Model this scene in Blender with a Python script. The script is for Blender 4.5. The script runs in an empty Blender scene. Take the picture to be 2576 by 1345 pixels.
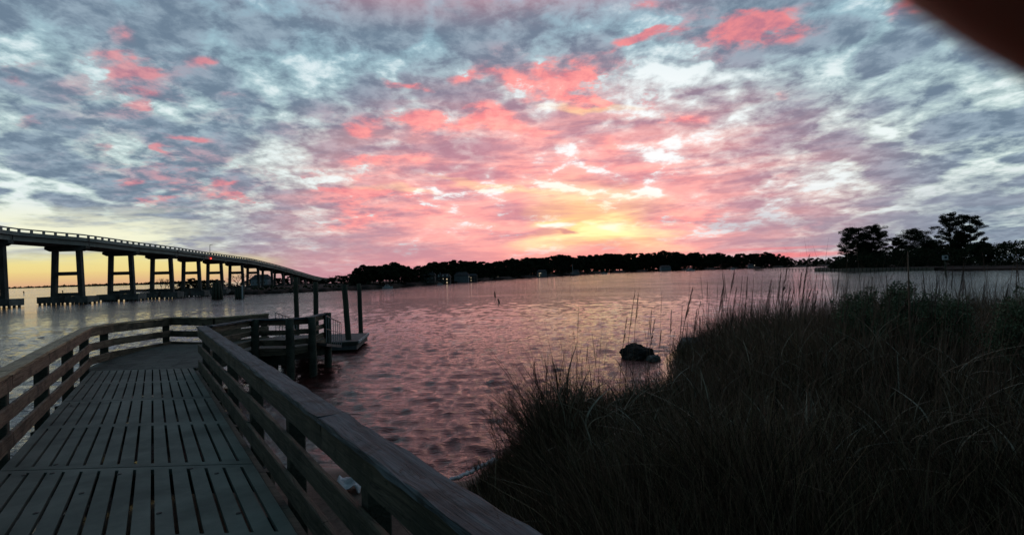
import bpy, bmesh, math, random
import numpy as np
from mathutils import Vector, Matrix, Quaternion, noise
random.seed(7); rng = np.random.default_rng(7)
sc = bpy.context.scene
C = sc.collection
R = math.radians

# ------------------------------------------------------------------ camera
EYE = 2.55
F = 1392.0; PW, PH = 2576.0, 1345.0
roll = math.atan(0.0285); pit = math.atan(15.8 / F)
Fv = Vector((0, math.cos(pit), math.sin(pit)))
U0 = Vector((0, -math.sin(pit), math.cos(pit))); R0 = Vector((1, 0, 0))
Rv = R0 * math.cos(roll) - U0 * math.sin(roll)
Uv = U0 * math.cos(roll) + R0 * math.sin(roll)
cam = bpy.data.cameras.new('camera'); camo = bpy.data.objects.new('camera', cam); C.objects.link(camo)
M3 = Matrix((Rv, Uv, -Fv)).transposed()
camo.matrix_world = Matrix.Translation((0, 0, EYE)) @ M3.to_4x4()
cam.sensor_width = 36; cam.lens = 36 * F / PW
cam.clip_start = 0.002; cam.clip_end = 30000
cam.dof.use_dof = True; cam.dof.focus_distance = 60.0; cam.dof.aperture_fstop = cam.lens / 1.5
sc.camera = camo

def ray(x, y):
    return Fv + Rv * ((x - PW / 2) / F) - Uv * ((y - PH / 2) / F)
def G(x, y, z=0.0):                       # point seen at (x, y) on the level z
    d = ray(x, y); t = (z - EYE) / d.z
    return Vector((d.x * t, d.y * t, z))
def AT(x, y, dep):                        # point seen at (x, y) at a distance
    d = ray(x, y); t = dep / d.y
    return Vector((d.x * t, dep, EYE + d.z * t))
def hor(x): return 725 - 0.0285 * x

# ------------------------------------------------------------------ node helpers
def lin(r, g, b):
    f = lambda c: (c / 255 / 12.92) if c <= 10 else (((c / 255) + 0.055) / 1.055) ** 2.4
    return (f(r), f(g), f(b), 1.0)

class NT:
    def __init__(s, tree): s.t = tree; s.n = tree.nodes; s.l = tree.links
    def new(s, typ, **kw):
        n = s.n.new(typ)
        for k, v in kw.items(): setattr(n, k, v)
        return n
    def put(s, sock, v):
        if isinstance(v, bpy.types.NodeSocket): s.l.new(v, sock)
        elif v is not None: sock.default_value = v
    def math(s, op, a, b=None, c=None, clamp=False):
        n = s.new('ShaderNodeMath', operation=op, use_clamp=clamp)
        s.put(n.inputs[0], a)
        if b is not None: s.put(n.inputs[1], b)
        if c is not None: s.put(n.inputs[2], c)
        return n.outputs[0]
    def vmath(s, op, a, b=None, scale=None):
        n = s.new('ShaderNodeVectorMath', operation=op)
        s.put(n.inputs[0], a)
        if b is not None: s.put(n.inputs[1], b)
        if scale is not None: s.put(n.inputs['Scale'], scale)
        return n.outputs['Value'] if op in ('LENGTH', 'DOT_PRODUCT') else n.outputs[0]
    def mr(s, v, a, b, c=0.0, d=1.0, smooth=True):
        n = s.new('ShaderNodeMapRange', interpolation_type='SMOOTHSTEP' if smooth else 'LINEAR')
        for i, q in enumerate((v, a, b, c, d)): s.put(n.inputs[i], q)
        return n.outputs[0]
    def mix(s, f, a, b, mode='MIX'):
        n = s.new('ShaderNodeMix', data_type='RGBA', blend_type=mode)
        s.put(n.inputs[0], f); s.put(n.inputs[6], a); s.put(n.inputs[7], b)
        return n.outputs[2]
    def noise(s, vec, scale, detail=4, rough=0.5, dist=0.0, col=False):
        n = s.new('ShaderNodeTexNoise')
        s.put(n.inputs['Vector'], vec); n.inputs['Scale'].default_value = scale
        n.inputs['Detail'].default_value = detail; n.inputs['Roughness'].default_value = rough
        n.inputs['Distortion'].default_value = dist
        return n.outputs['Color'] if col else n.outputs['Fac']
    def mapping(s, vec, loc=(0, 0, 0), rot=(0, 0, 0), scale=(1, 1, 1), typ='POINT'):
        n = s.new('ShaderNodeMapping', vector_type=typ)
        s.put(n.inputs[0], vec); n.inputs[1].default_value = loc
        n.inputs[2].default_value = rot; n.inputs[3].default_value = scale
        return n.outputs[0]

# ------------------------------------------------------------------ world: dusk sky with broken cloud
world = bpy.data.worlds.new('World'); sc.world = world; world.use_nodes = True
w = NT(world.node_tree)
for n in list(w.n): w.n.remove(n)
wout = w.new('ShaderNodeOutputWorld'); bg = w.new('ShaderNodeBackground')
w.l.new(bg.outputs[0], wout.inputs[0])
tc = w.new('ShaderNodeTexCoord')
sep = w.new('ShaderNodeSeparateXYZ'); w.l.new(tc.outputs['Generated'], sep.inputs[0])
dx, dy, dz = sep.outputs
az = w.math('ARCTAN2', dx, dy); el = w.math('ARCSINE', dz)
def azel(x, y):
    d = ray(x, y).normalized(); return math.atan2(d.x, d.y), math.asin(d.z)
cmb = w.new('ShaderNodeCombineXYZ'); w.l.new(az, cmb.inputs[0]); w.l.new(el, cmb.inputs[1])
AE = cmb.outputs[0]
zz = w.math('ADD', w.math('MAXIMUM', dz, 0.0), 0.20)
qc = w.new('ShaderNodeCombineXYZ')
w.l.new(w.math('DIVIDE', dx, zz), qc.inputs[0]); w.l.new(w.math('DIVIDE', dy, zz), qc.inputs[1])
Q = qc.outputs[0]
wn = w.vmath('SUBTRACT', w.noise(Q, 2.4, 4, 0.6, 0.0, True), (0.5, 0.5, 0.5))
elf = w.mr(el, 0.0, 0.35, 0.35, 1.0, False)
wscale = w.new('ShaderNodeCombineXYZ'); wscale.inputs[0].default_value = 0.17
w.l.new(w.math('MULTIPLY', elf, 0.10), wscale.inputs[1])
AEW = w.vmath('ADD', AE, w.vmath('MULTIPLY', wn, wscale.outputs[0]))

def blob(px, py, rx, ry, ang=0.0, wt=1.0, soft=0.05, vec=None):
    """a patch of sky round the direction seen at (px, py); rx, ry its half sizes"""
    a, e = azel(px, py)
    ca = math.cos(a) ** 2
    m = w.mapping(AEW if vec is None else vec, loc=(a, e, 0), rot=(0, 0, R(ang)), scale=(rx / F * max(ca, .45), ry / F, 1.0), typ='TEXTURE')
    return w.mr(w.vmath('LENGTH', m), soft, 1.0, wt, 0.0)
def add(lst):
    o = lst[0]
    for x in lst[1:]: o = w.math('ADD', o, x)
    return o

def blobs(lst):
    """sum of patches, taken a few at a time (each lot waits for the one before it, which keeps the shader's memory small)"""
    global AEW
    tot = None
    for i in range(0, len(lst), 8):
        sm = add([blob(*b) for b in lst[i:i + 8]])
        tot = sm if tot is None else w.math('ADD', tot, sm)
        n = w.new('ShaderNodeVectorMath', operation='MULTIPLY_ADD')
        w.put(n.inputs[0], tot); n.inputs[1].default_value = (1e-7, 1e-7, 0); w.put(n.inputs[2], AEW)
        AEW = n.outputs[0]
    return tot

# cloud texture on a level sheet above us, bands running towards the sunset
Qs = w.mapping(Q, rot=(0, 0, R(-4)), scale=(1.0, 0.62, 1.0))
n1 = w.noise(Qs, 2.2, 6, 0.58, 0.12)
Qf = w.mapping(Q, loc=(3.1, 1.7, 0), rot=(0, 0, R(8)), scale=(1.0, 0.9, 1.0))
n2 = w.noise(Qf, 11.5, 5, 0.62, 0.2)
def cells(vec, scale):
    n = w.new('ShaderNodeTexVoronoi', feature='SMOOTH_F1'); w.put(n.inputs['Vector'], vec)
    n.inputs['Scale'].default_value = scale; n.inputs['Smoothness'].default_value = .35; n.inputs['Detail'].default_value = 0.0
    return n.outputs['Distance']
Qw = w.vmath('ADD', w.mapping(Q, rot=(0, 0, R(-12)), scale=(1.0, 0.75, 1.0)), w.vmath('MULTIPLY', wn, (.32, .32, 0)))
vor = w.mr(cells(Qw, 5.4), .12, .62, 0, 1, False)
n3 = w.noise(w.mapping(Q, loc=(9.0, 4.0, 0), scale=(1.0, 1.3, 1.0)), 4.0, 5, 0.62, 0.25)
streak = w.noise(w.mapping(AE, loc=(2, 0, 0), scale=(5.0, 34.0, 1.0)), 1.0, 5, 0.62, 0.35)

gap_blobs = blobs([
    (430, 240, 120, 60, 20, .30), (1355, 270, 60, 36, 10, .5), (1700, 165, 150, 26, 5, .42), (1880, 180, 110, 24, -8, .34),
    (1440, 385, 110, 30, 0, .28), (1420, 480, 110, 28, -6, .42), (1640, 480, 70, 20, -4, .45), (1040, 140, 150, 36, 22, .18),
    (1900, 460, 120, 20, -4, .30), (2240, 330, 60, 34, -40, .35), (1560, 330, 160, 30, -10, .20), (2280, 500, 240, 34, -3, .34),
    (720, 110, 60, 24, 10, .22), (1130, 260, 40, 20, 0, .2), (60, 470, 110, 60, 0, .18), (60, 560, 160, 40, 3, .5), (780, 330, 90, 40, -30, .14),
    (2100, 150, 100, 30, -15, .14), (1870, 250, 70, 40, -30, .22), (1790, 410, 140, 24, -4, .18), (2000, 480, 200, 20, 0, .22)])
shade_blobs = blobs([
    (300, 60, 330, 110, 8, .16), (900, 60, 320, 80, 6, .17), (560, 330, 200, 60, 12, .10), (1760, 230, 130, 30, -6, .22),
    (1950, 340, 190, 50, -6, .18), (1480, 300, 110, 20, -4, .2), (2350, 250, 200, 60, -20, .10), (1000, 330, 120, 26, 0, .16), (1430, 592, 46, 13, -8, .55)])
gapv = w.math('ADD', w.math('MULTIPLY', n1, 0.42), w.math('ADD', w.math('MULTIPLY', n2, 0.34), w.math('MULTIPLY', vor, 0.24)))
sn0 = blob(1500, 400, 620, 330, 0, .035, 0.0, AE)
gapv = w.math('SUBTRACT', w.math('ADD', w.math('ADD', gapv, sn0), w.math('MULTIPLY', gap_blobs, 0.27)), w.math('MULTIPLY', shade_blobs, 0.5))
gap = w.mr(gapv, 0.520, 0.70)
gap_hot = w.mr(gapv, 0.620, 0.72)

SX, SY = 1450, 560
sun_near = blob(SX, SY, 900, 520, 0, 1.0, 0.0, AE)
sun_mid = blob(SX + 20, SY + 10, 420, 190, -4, 1.0, 0.0)
# colours
c_cloud_hi = w.mix(w.mr(n2, .35, .65), lin(108, 128, 148), lin(148, 168, 184))
c_cloud = w.mix(w.math('MULTIPLY', sun_near, .9, clamp=True), c_cloud_hi, w.mix(w.mr(n2, .35, .65), lin(176, 126, 148), lin(224, 168, 176)))
c_gap = w.mix(w.mr(el, .12, .48), lin(206, 226, 220), lin(142, 186, 204))
c_gap = w.mix(w.math('MULTIPLY', sun_near, .9, clamp=True), c_gap, lin(255, 250, 246))
base = w.mix(gap, c_cloud, c_gap)
base = w.mix(w.math('MULTIPLY', gap_hot, w.mr(sun_near, .0, .6, .6, 1.0)), base, (1.0, 1.05, 1.06, 1))
# low sky turns greener / paler left and right of the sunset
low = w.mr(el, 0.16, 0.03)
c_low = w.mix(blob(2300, 600, 560, 120, 0, 1.0, 0.2, AE), lin(152, 152, 170), lin(140, 150, 168))
base = w.mix(w.math('MULTIPLY', low, w.mr(streak, .40, .62, .75, .25)), base, c_low)

# pink lit cloud
pfield = blob(500, 380, 760, 300, 0, 1.0, .3, AE)
pink_blobs = blobs([
    (1500, 225, 430, 110, -16, .62), (1830, 80, 300, 100, -10, .60), (1150, 320, 420, 80, -5, .55), (960, 470, 330, 90, 0, .50), (300, 190, 260, 110, 8, .32), (480, 460, 300, 90, 0, .30),
    (300, 140, 110, 24, 10, .8), (330, 185, 110, 22, 12, .85), (510, 155, 66, 24, 18, .75), (340, 240, 60, 18, 16, .9), (50, 175, 80, 34, 15, .7),
    (470, 350, 90, 18, -4, .95), (415, 395, 30, 16, 0, 1.0), (290, 455, 50, 14, 4, .95), (555, 455, 70, 22, -4, 1.0), (400, 508, 80, 10, 2, .9),
    (600, 505, 70, 12, -8, .9), (20, 290, 60, 30, 20, .5), (260, 385, 40, 14, 6, .6), (300, 60, 60, 40, 30, .55), (610, 240, 60, 14, 0, .3),
    (1010, 215, 110, 15, -14, 1.15), (1160, 205, 60, 22, 0, .7), (1110, 310, 280, 34, -5, 1.15), (900, 320, 60, 20, -5, 1.1), (1240, 290, 110, 36, -10, 1.1), (1250, 210, 150, 40, -20, .8),
    (1480, 220, 240, 56, -10, 1.1), (1560, 110, 150, 20, 16, 1.0), (1640, 90, 160, 20, 12, .95), (1920, 75, 150, 56, -8, 1.25), (1640, 180, 150, 34, 0, .9), (1640, 20, 120, 24, 0, .6), (1890, 15, 60, 14, 0, .7), (2240, 20, 110, 34, 0, 1.2),
    (940, 400, 130, 26, -4, .95), (1080, 400, 80, 26, 0, .8), (900, 480, 160, 20, -8, 1.0), (1000, 520, 220, 40, 0, .7), (1200, 560, 420, 60, 0, .6),
    (1350, 440, 330, 50, 0, .7), (1700, 560, 260, 70, 0, .8), (1560, 380, 180, 30, -12, .7), (880, 560, 150, 40, 0, .6), (1700, 300, 100, 16, 0, .6),
    (1650, 440, 260, 70, 0, .6), (1980, 440, 220, 40, 0, .30), (1980, 230, 40, 30, 30, .4), (2000, 560, 160, 20, 0, .3), (1350, 330, 160, 20, -6, .6)])
pinkn = w.math('MULTIPLY', w.math('ADD', pink_blobs, w.math('MULTIPLY', pfield, .24)), w.mr(n3, .36, .60, .22, 1.3))
pinkn = w.math('MULTIPLY', pinkn, w.mr(n2, .36, .60, .62, 1.15))
pinkn = w.math('SUBTRACT', pinkn, w.math('MULTIPLY', gap_hot, 1.5))
pinkf = w.math('MULTIPLY', w.mr(pinkn, .12, 1.10, 0, .93), w.mr(az, -.62, -.25, .72, 1.0))
c_pink = w.mix(w.mr(sun_near, .0, .5), w.mix(w.mr(n2, .35, .65), lin(190, 120, 140), lin(240, 138, 142)), w.mix(w.mr(n2, .35, .65), (1.10, .25, .25, 1), (1.42, .50, .42, 1)))
c_pink = w.mix(w.math('MULTIPLY', sun_mid, .7, clamp=True), c_pink, (1.6, .50, .30, 1))
sky = w.mix(pinkf, base, c_pink)
# general rose wash round the sunset
wash = blob(1380, 540, 900, 400, 0, .84, 0.12, AE)
sky = w.mix(w.math('MULTIPLY', wash, w.mr(gap_hot, 0, 1, 1, .15)), sky, w.mix(w.mr(streak, .38, .62), (.66, .26, .32, 1), (1.34, .52, .45, 1)))
# yellow core
yel = add([blob(1530, 570, 250, 66, -18, .95, .05), blob(1430, 598, 200, 40, 8, .75, .05), blob(1500, 500, 260, 60, -8, .35, .0), blob(1390, 560, 90, 22, 10, .5, .1), blob(1250, 470, 260, 12, -10, .35, .1), blob(1480, 265, 150, 14, -6, .5, .1), blob(1010, 480, 160, 10, -8, .25, .1)])
yel = w.math('MULTIPLY', yel, w.mr(streak, .25, .6, .7, 1.15))
sky = w.mix(w.math('MULTIPLY', w.math('MINIMUM', yel, 1.0), .9), sky, w.mix(w.mr(streak, .38, .6), (1.25, .74, .30, 1), (1.35, 1.08, .50, 1)))
hot = add([blob(1410, 568, 60, 14, 4, .9, .2), blob(1540, 566, 80, 16, -10, .6, .1)])
sky = w.mix(w.math('MINIMUM', hot, 1.0), sky, (1.1, 1.06, .95, 1))
sky = w.mix(blob(1432, 586, 42, 12, -10, .85, .25), sky, lin(206, 142, 142))
# horizon bands
hb = w.mr(el, .075, .0)
c_hb = w.mix(blob(1500, 640, 420, 400, 0, 1.0, 0.1, AE), lin(218, 146, 156), (1.25, .40, .31, 1))
sky = w.mix(w.math('MULTIPLY', w.math('MULTIPLY', hb, .75), blob(1250, 690, 900, 400, 0, 1.0, .3, AE)), sky, c_hb)
sky = w.mix(w.math('MULTIPLY', blob(2000, 641, 190, 9, 0, .8, .3, AE), w.mr(streak, .3, .6, .5, 1)), sky, lin(245, 128, 132))
sky = w.mix(blob(1950, 625, 200, 5, 0, .6, .2, AE), sky, lin(230, 130, 140))
# the yellow strip of clear sky under the cloud at the left
lm = w.mr(az, -.35, -.52)
edge = w.math('ADD', el, w.math('MULTIPLY', w.math('SUBTRACT', streak, .5), .05))
clear = w.math('MULTIPLY', w.mr(edge, .052, .032), lm)
c_clear = w.mix(w.mr(el, .0, .022, 0, 1, False), lin(218, 168, 132), lin(238, 212, 138))
c_clear = w.mix(w.mr(el, .018, .05, 0, 1, False), c_clear, lin(238, 232, 160))
sky = w.mix(clear, sky, c_clear)
upl = w.math('MULTIPLY', w.math('MULTIPLY', w.mr(el, .13, .075), w.mr(el, .03, .055)), w.mr(az, -.44, -.60))
sky = w.mix(w.math('MULTIPLY', upl, w.mr(streak, .40, .58)), sky, lin(244, 244, 214))
# the same rose light carries on in the cloud above the frame
ovh = w.math('MULTIPLY', w.math('MULTIPLY', w.mr(el, .40, .56), w.mr(el, .95, .70)), w.mr(w.math('ABSOLUTE', w.math('SUBTRACT', az, .05)), .65, .2))
sky = w.mix(w.math('MULTIPLY', ovh, w.mr(n3, .38, .58, .3, .75)), sky, (1.0, .24, .25, 1))
# dusk: the dome darkens overhead and behind us
front = w.mr(dy, -.25, .45, .0, 1.0)
top = w.mr(el, .75, 1.2, 1.0, .0)
keep = w.math('MULTIPLY', front, top)
sky = w.mix(keep, w.mix(.5, lin(72, 96, 108), w.mix(1.0, sky, lin(100, 124, 132), 'MULTIPLY')), sky)
nish = w.new('ShaderNodeTexSky', sky_type='NISHITA', sun_disc=False)
saz, sel = azel(SX, 620)
nish.sun_elevation = R(0.6); nish.sun_rotation = saz
sky = w.mix(1.0, sky, w.vmath('SCALE', nish.outputs[0], scale=0.006), 'ADD')
w.l.new(sky, bg.inputs[0]); bg.inputs[1].default_value = 1.0
world.cycles.sampling_method = 'MANUAL'; world.cycles.sample_map_resolution = 512

# a very weak low sun: it has all but set behind the trees
sun = bpy.data.lights.new('sun', 'SUN'); so = bpy.data.objects.new('sun', sun); C.objects.link(so)
sun.energy = 0.03; sun.angle = R(25); sun.color = (1.0, .62, .42)
sd = Vector((math.sin(saz) * math.cos(R(4)), math.cos(saz) * math.cos(R(4)), math.sin(R(4))))
so.rotation_euler = sd.to_track_quat('Z', 'Y').to_euler()
sc.view_settings.view_transform = 'Standard'; sc.view_settings.look = 'None'
sc.view_settings.gamma = 1.0; sc.view_settings.exposure = 0.0
sc.cycles.max_bounces = 5; sc.cycles.diffuse_bounces = 3; sc.cycles.glossy_bounces = 3; sc.cycles.transparent_max_bounces = 6
sc.cycles.use_denoising = True

# ------------------------------------------------------------------ object helpers
class MB:
    def __init__(s): s.v = []; s.f = []
    def face(s, pts):
        i = len(s.v); s.v += [tuple(p) for p in pts]; s.f.append(tuple(range(i, i + len(pts))))
    def box(s, a, b, m=None):
        (x0, y0, z0), (x1, y1, z1) = a, b
        c = [Vector(p) for p in ((x0, y0, z0), (x1, y0, z0), (x1, y1, z0), (x0, y1, z0), (x0, y0, z1), (x1, y0, z1), (x1, y1, z1), (x0, y1, z1))]
        if m is not None: c = [m @ p for p in c]
        i = len(s.v); s.v += [tuple(p) for p in c]
        s.f += [tuple(i + k for k in q) for q in ((0, 3, 2, 1), (4, 5, 6, 7), (0, 1, 5, 4), (1, 2, 6, 5), (2, 3, 7, 6), (3, 0, 4, 7))]
    def tube(s, pts, rad, n=6, cap=True):
        pts = [Vector(p) for p in pts]
        if not hasattr(rad, '__len__'): rad = [rad] * len(pts)
        base = len(s.v); last = None
        for k, p in enumerate(pts):
            t = (pts[min(k + 1, len(pts) - 1)] - pts[max(k - 1, 0)])
            t = t.normalized() if t.length > 1e-9 else Vector((0, 0, 1))
            if last is None: last = t.orthogonal().normalized()
            a = (last - t * last.dot(t)); a = a.normalized() if a.length > 1e-6 else t.orthogonal().normalized()
            last = a; b = t.cross(a)
            for j in range(n):
                an = 2 * math.pi * j / n
                s.v.append(tuple(p + (a * math.cos(an) + b * math.sin(an)) * rad[k]))
        for k in range(len(pts) - 1):
            for j in range(n):
                q = base + k * n
                s.f.append((q + j, q + (j + 1) % n, q + n + (j + 1) % n, q + n + j))
        if cap:
            s.f.append(tuple(base + j for j in reversed(range(n))))
            s.f.append(tuple(base + (len(pts) - 1) * n + j for j in range(n)))
    def build(s, name, mat, parent=None, smooth=False, loc=None):
        me = bpy.data.meshes.new(name); me.from_pydata(s.v, [], s.f); me.update()
        if mat: me.materials.append(mat)
        if smooth: me.polygons.foreach_set('use_smooth', [True] * len(me.polygons))
        o = bpy.data.objects.new(name, me); C.objects.link(o)
        if loc is not None: o.location = loc
        if parent is not None: o.parent = parent
        return o

def npmesh(name, V, Fq, mat, parent=None, smooth=False):
    """V (n,3) array, Fq (m,k) array of equal-sided faces"""
    me = bpy.data.meshes.new(name)
    V = np.asarray(V, dtype=np.float32); Fq = np.asarray(Fq, dtype=np.int32); k = Fq.shape[1]
    me.vertices.add(len(V)); me.vertices.foreach_set('co', V.ravel())
    me.loops.add(Fq.size); me.loops.foreach_set('vertex_index', Fq.ravel())
    me.polygons.add(len(Fq)); me.polygons.foreach_set('loop_start', np.arange(0, Fq.size, k, dtype=np.int32))
    if smooth: me.polygons.foreach_set('use_smooth', np.ones(len(Fq), dtype=bool))
    me.update(calc_edges=True); me.validate()
    if mat: me.materials.append(mat)
    o = bpy.data.objects.new(name, me); C.objects.link(o)
    if parent is not None: o.parent = parent
    return o

def tag(o, label=None, cat=None, group=None, kind=None):
    if label: o['label'] = label
    if cat: o['category'] = cat
    if group: o['group'] = group
    if kind: o['kind'] = kind
    return o
def empty(name, loc, label, cat, group=None, rz=0.0):
    o = bpy.data.objects.new(name, None); C.objects.link(o)
    o.location = loc; o.rotation_euler = (0, 0, rz); o.empty_display_size = .3
    return tag(o, label, cat, group)
def dup(root, loc, rz=0.0, scale=1.0, label=None, group=None):
    r = root.copy(); C.objects.link(r); r.location = loc; r.rotation_euler = (0, 0, rz)
    r.scale = scale if hasattr(scale, '__len__') else (scale,) * 3
    if label: r['label'] = label
    if group: r['group'] = group
    for ch in list(root.children):
        c = ch.copy(); C.objects.link(c); c.parent = r
        for g in list(ch.children):
            d = g.copy(); C.objects.link(d); d.parent = c
    return r

# ------------------------------------------------------------------ materials
def mat_new(name):
    m = bpy.data.materials.new(name); m.use_nodes = True
    t = NT(m.node_tree); p = t.n['Principled BSDF']
    return m, t, p
def simple(name, c1, c2, scale=3.0, rough=.85, bump=.3, bscale=None, spec=.25, coord='Object', stretch=(1, 1, 1), dist=.02):
    m, t, p = mat_new(name)
    co = t.new('ShaderNodeTexCoord').outputs[coord]
    oi = t.new('ShaderNodeObjectInfo')
    co = t.vmath('ADD', co, t.vmath('SCALE', (13.0, 7.0, 5.0), scale=oi.outputs['Random']))
    co = t.mapping(co, scale=stretch)
    n = t.noise(co, scale, 6, .6, .3)
    t.put(p.inputs['Base Color'], t.mix(t.mr(n, .3, .7), (*c1, 1), (*c2, 1)))
    p.inputs['Roughness'].default_value = rough; p.inputs['Specular IOR Level'].default_value = spec
    if bump:
        b = t.new('ShaderNodeBump'); b.inputs['Strength'].default_value = bump; b.inputs['Distance'].default_value = dist
        t.put(b.inputs['Height'], t.noise(co, bscale or scale * 4, 6, .65))
        t.l.new(b.outputs[0], p.inputs['Normal'])
    return m

def wood(name, c1, c2, c3, spec=.25, scale=1.0, coord='Object', rotz=0.0):
    m, t, p = mat_new(name)
    tcn = t.new('ShaderNodeTexCoord'); oi = t.new('ShaderNodeObjectInfo')
    co = t.vmath('ADD', tcn.outputs[coord], t.vmath('SCALE', (31.0, 17.0, 23.0), scale=oi.outputs['Random']))
    co = t.mapping(co, rot=(0, 0, rotz))
    grain = t.noise(t.mapping(co, scale=(1.3 * scale, 26 * scale, 26 * scale)), 1.0, 6, .6, 1.2)
    fine = t.noise(t.mapping(co, scale=(5 * scale, 120 * scale, 120 * scale)), 1.0, 4, .7, .4)
    blot = t.noise(co, 2.3 * scale, 6, .62, .8)
    col = t.mix(t.mr(grain, .32, .66), (*c1, 1), (*c2, 1))
    col = t.mix(t.math('MULTIPLY', t.mr(blot, .47, .66), .85), col, (*c3, 1))
    col = t.mix(t.math('MULTIPLY', t.mr(t.noise(co, 6.5 * scale, 5, .7, .4), .56, .70), .55), col, (c1[0] * .4, c1[1] * .42, c1[2] * .4, 1))
    t.put(p.inputs['Base Color'], col)
    p.inputs['Roughness'].default_value = .72; p.inputs['Specular IOR Level'].default_value = spec
    crack = t.mr(t.noise(t.mapping(co, scale=(.9, 14, 14)), 1.0, 5, .55, 1.5), .44, .47)
    ck = t.mr(t.noise(t.mapping(co, scale=(.55, 9, 9), loc=(3, 0, 0)), 1.0, 4, .5, 1.2), .492, .502)
    ck2 = t.mr(t.noise(t.mapping(co, scale=(.55, 9, 9), loc=(3, 0, 0)), 1.0, 4, .5, 1.2), .512, .502)
    line = t.math('MULTIPLY', ck, ck2)
    t.put(p.inputs['Base Color'], t.mix(t.math('MULTIPLY', line, .85), col, (.008, .008, .007, 1)))
    b = t.new('ShaderNodeBump'); b.inputs['Strength'].default_value = .9; b.inputs['Distance'].default_value = .010
    t.put(b.inputs['Height'], t.math('ADD', t.math('ADD', grain, t.math('MULTIPLY', fine, .5)), t.math('MULTIPLY', crack, .8)))
    t.l.new(b.outputs[0], p.inputs['Normal'])
    return m

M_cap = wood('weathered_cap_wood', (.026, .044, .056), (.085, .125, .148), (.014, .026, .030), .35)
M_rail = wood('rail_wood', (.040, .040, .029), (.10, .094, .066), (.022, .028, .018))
M_rail_l = wood('rail_wood_warm_lit', (.105, .080, .056), (.23, .18, .125), (.05, .045, .033))  # rail wood again, with warm dusk light mixed into its colour
M_cap_l = wood('cap_wood_warm_lit', (.26, .21, .13), (.42, .35, .22), (.18, .15, .10), .4)  # left cap: glow of the yellow horizon painted into the wood colour
M_post = wood('post_wood', (.045, .055, .042), (.08, .085, .065), (.03, .035, .03))
M_plank = wood('plank_wood', (.075, .090, .080), (.14, .16, .145), (.05, .062, .055), .3, 1.0, 'Object', R(-25))
M_pile = simple('pile_wood', (.035, .045, .035), (.075, .075, .055), 2.0, .85, .6, 12, .2, 'Object', (3, 3, .6))
M_grate = simple('composite_deck', (.056, .082, .072), (.155, .19, .17), 1.3, .75, .5, 50, .35, 'Object', (1, 1, 1), .006)
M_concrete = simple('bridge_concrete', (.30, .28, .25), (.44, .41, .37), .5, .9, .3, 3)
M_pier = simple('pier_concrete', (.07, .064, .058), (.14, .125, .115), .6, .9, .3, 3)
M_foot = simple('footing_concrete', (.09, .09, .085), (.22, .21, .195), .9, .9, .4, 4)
M_leaf = simple('pine_needles', (.012, .020, .012), (.034, .048, .024), 1.2, .9, 0, None, .05)
M_leafg = simple('shrub_leaves', (.07, .095, .055), (.17, .21, .12), 6, .8, 0, None, .15)
M_bark = simple('bark', (.022, .018, .015), (.05, .042, .035), 2, .95, .4)
M_bare = simple('bare_twigs', (.035, .030, .028), (.07, .06, .055), 2, .95, 0)
M_steel = simple('galvanised_steel', (.20, .21, .22), (.30, .31, .32), 6, .5, .1)
M_dark = simple('dark_steel', (.03, .03, .03), (.05, .05, .05), 6, .6, .1)
M_float = simple('float_deck', (.07, .075, .075), (.13, .135, .135), 3, .8, .3)
M_white = simple('white_paint', (.45, .47, .48), (.62, .64, .65), 2, .6, .1)
M_wall = simple('house_wall', (.16, .175, .19), (.22, .235, .25), .6, .9, .1)
M_brick = simple('house_brick', (.07, .062, .06), (.11, .10, .095), .8, .9, .2)
M_roof = simple('house_roof', (.03, .033, .038), (.06, .062, .07), .8, .9, .3)
M_rock = simple('rock', (.012, .012, .012), (.035, .034, .032), 2, .9, 1.0, 5, .2, 'Object', (1, 1, 1), .08)
M_rock2 = simple('pale_rock', (.09, .10, .10), (.17, .18, .18), 2, .9, 1.0, 5, .2, 'Object', (1, 1, 1), .08)
M_cloth = simple('white_cloth', (.55, .55, .58), (.7, .7, .74), 8, .8, .6)
def grassmat(name, cols, rough=.8):
    m, t, p = mat_new(name)
    rnd = t.new('ShaderNodeNewGeometry').outputs['Random Per Island']
    cr = t.new('ShaderNodeValToRGB'); t.l.new(rnd, cr.inputs[0]); cr.color_ramp.interpolation = 'CONSTANT'
    e = cr.color_ramp.elements; e[0].color = (*cols[0], 1); e[1].position = 1 / len(cols); e[1].color = (*cols[1], 1)
    for k in range(2, len(cols)):
        q = e.new(k / len(cols)); q.color = (*cols[k], 1)
    t.l.new(cr.outputs[0], p.inputs['Base Color']); p.inputs['Roughness'].default_value = rough; p.inputs['Specular IOR Level'].default_value = .15
    return m
M_blade = grassmat('dry_grass', [(.05, .037, .023), (.115, .082, .047), (.042, .044, .023), (.18, .13, .075), (.09, .052, .034), (.03, .023, .016), (.24, .185, .115)])
M_arch = grassmat('pale_dry_leaf', [(.15, .125, .09), (.26, .23, .17), (.20, .155, .105), (.11, .085, .055), (.36, .33, .26)])
M_stem = simple('reed_stem', (.09, .055, .038), (.20, .125, .085), 5, .8, 0)
M_plume = simple('reed_plume', (.055, .035, .030), (.12, .08, .068), 9, .9, 0)
M_bulk = simple('bulkhead_wood', (.10, .095, .08), (.17, .16, .135), 1, .9, .5, 3, .2, 'Object', (4, 4, 1))
def emit(name, c, s):
    m, t, p = mat_new(name); p.inputs['Emission Color'].default_value = (*c, 1); p.inputs['Emission Strength'].default_value = s
    return m
M_red = emit('red_light', (1, .05, .03), 3); M_lamp = emit('lamp_light', (1, .85, .6), .9)
M_window = simple('window_glass', (.02, .025, .03), (.04, .045, .05), 2, .1, 0, None, .6)
M_lit = emit('lit_window', (1, .72, .4), .6)

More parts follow.
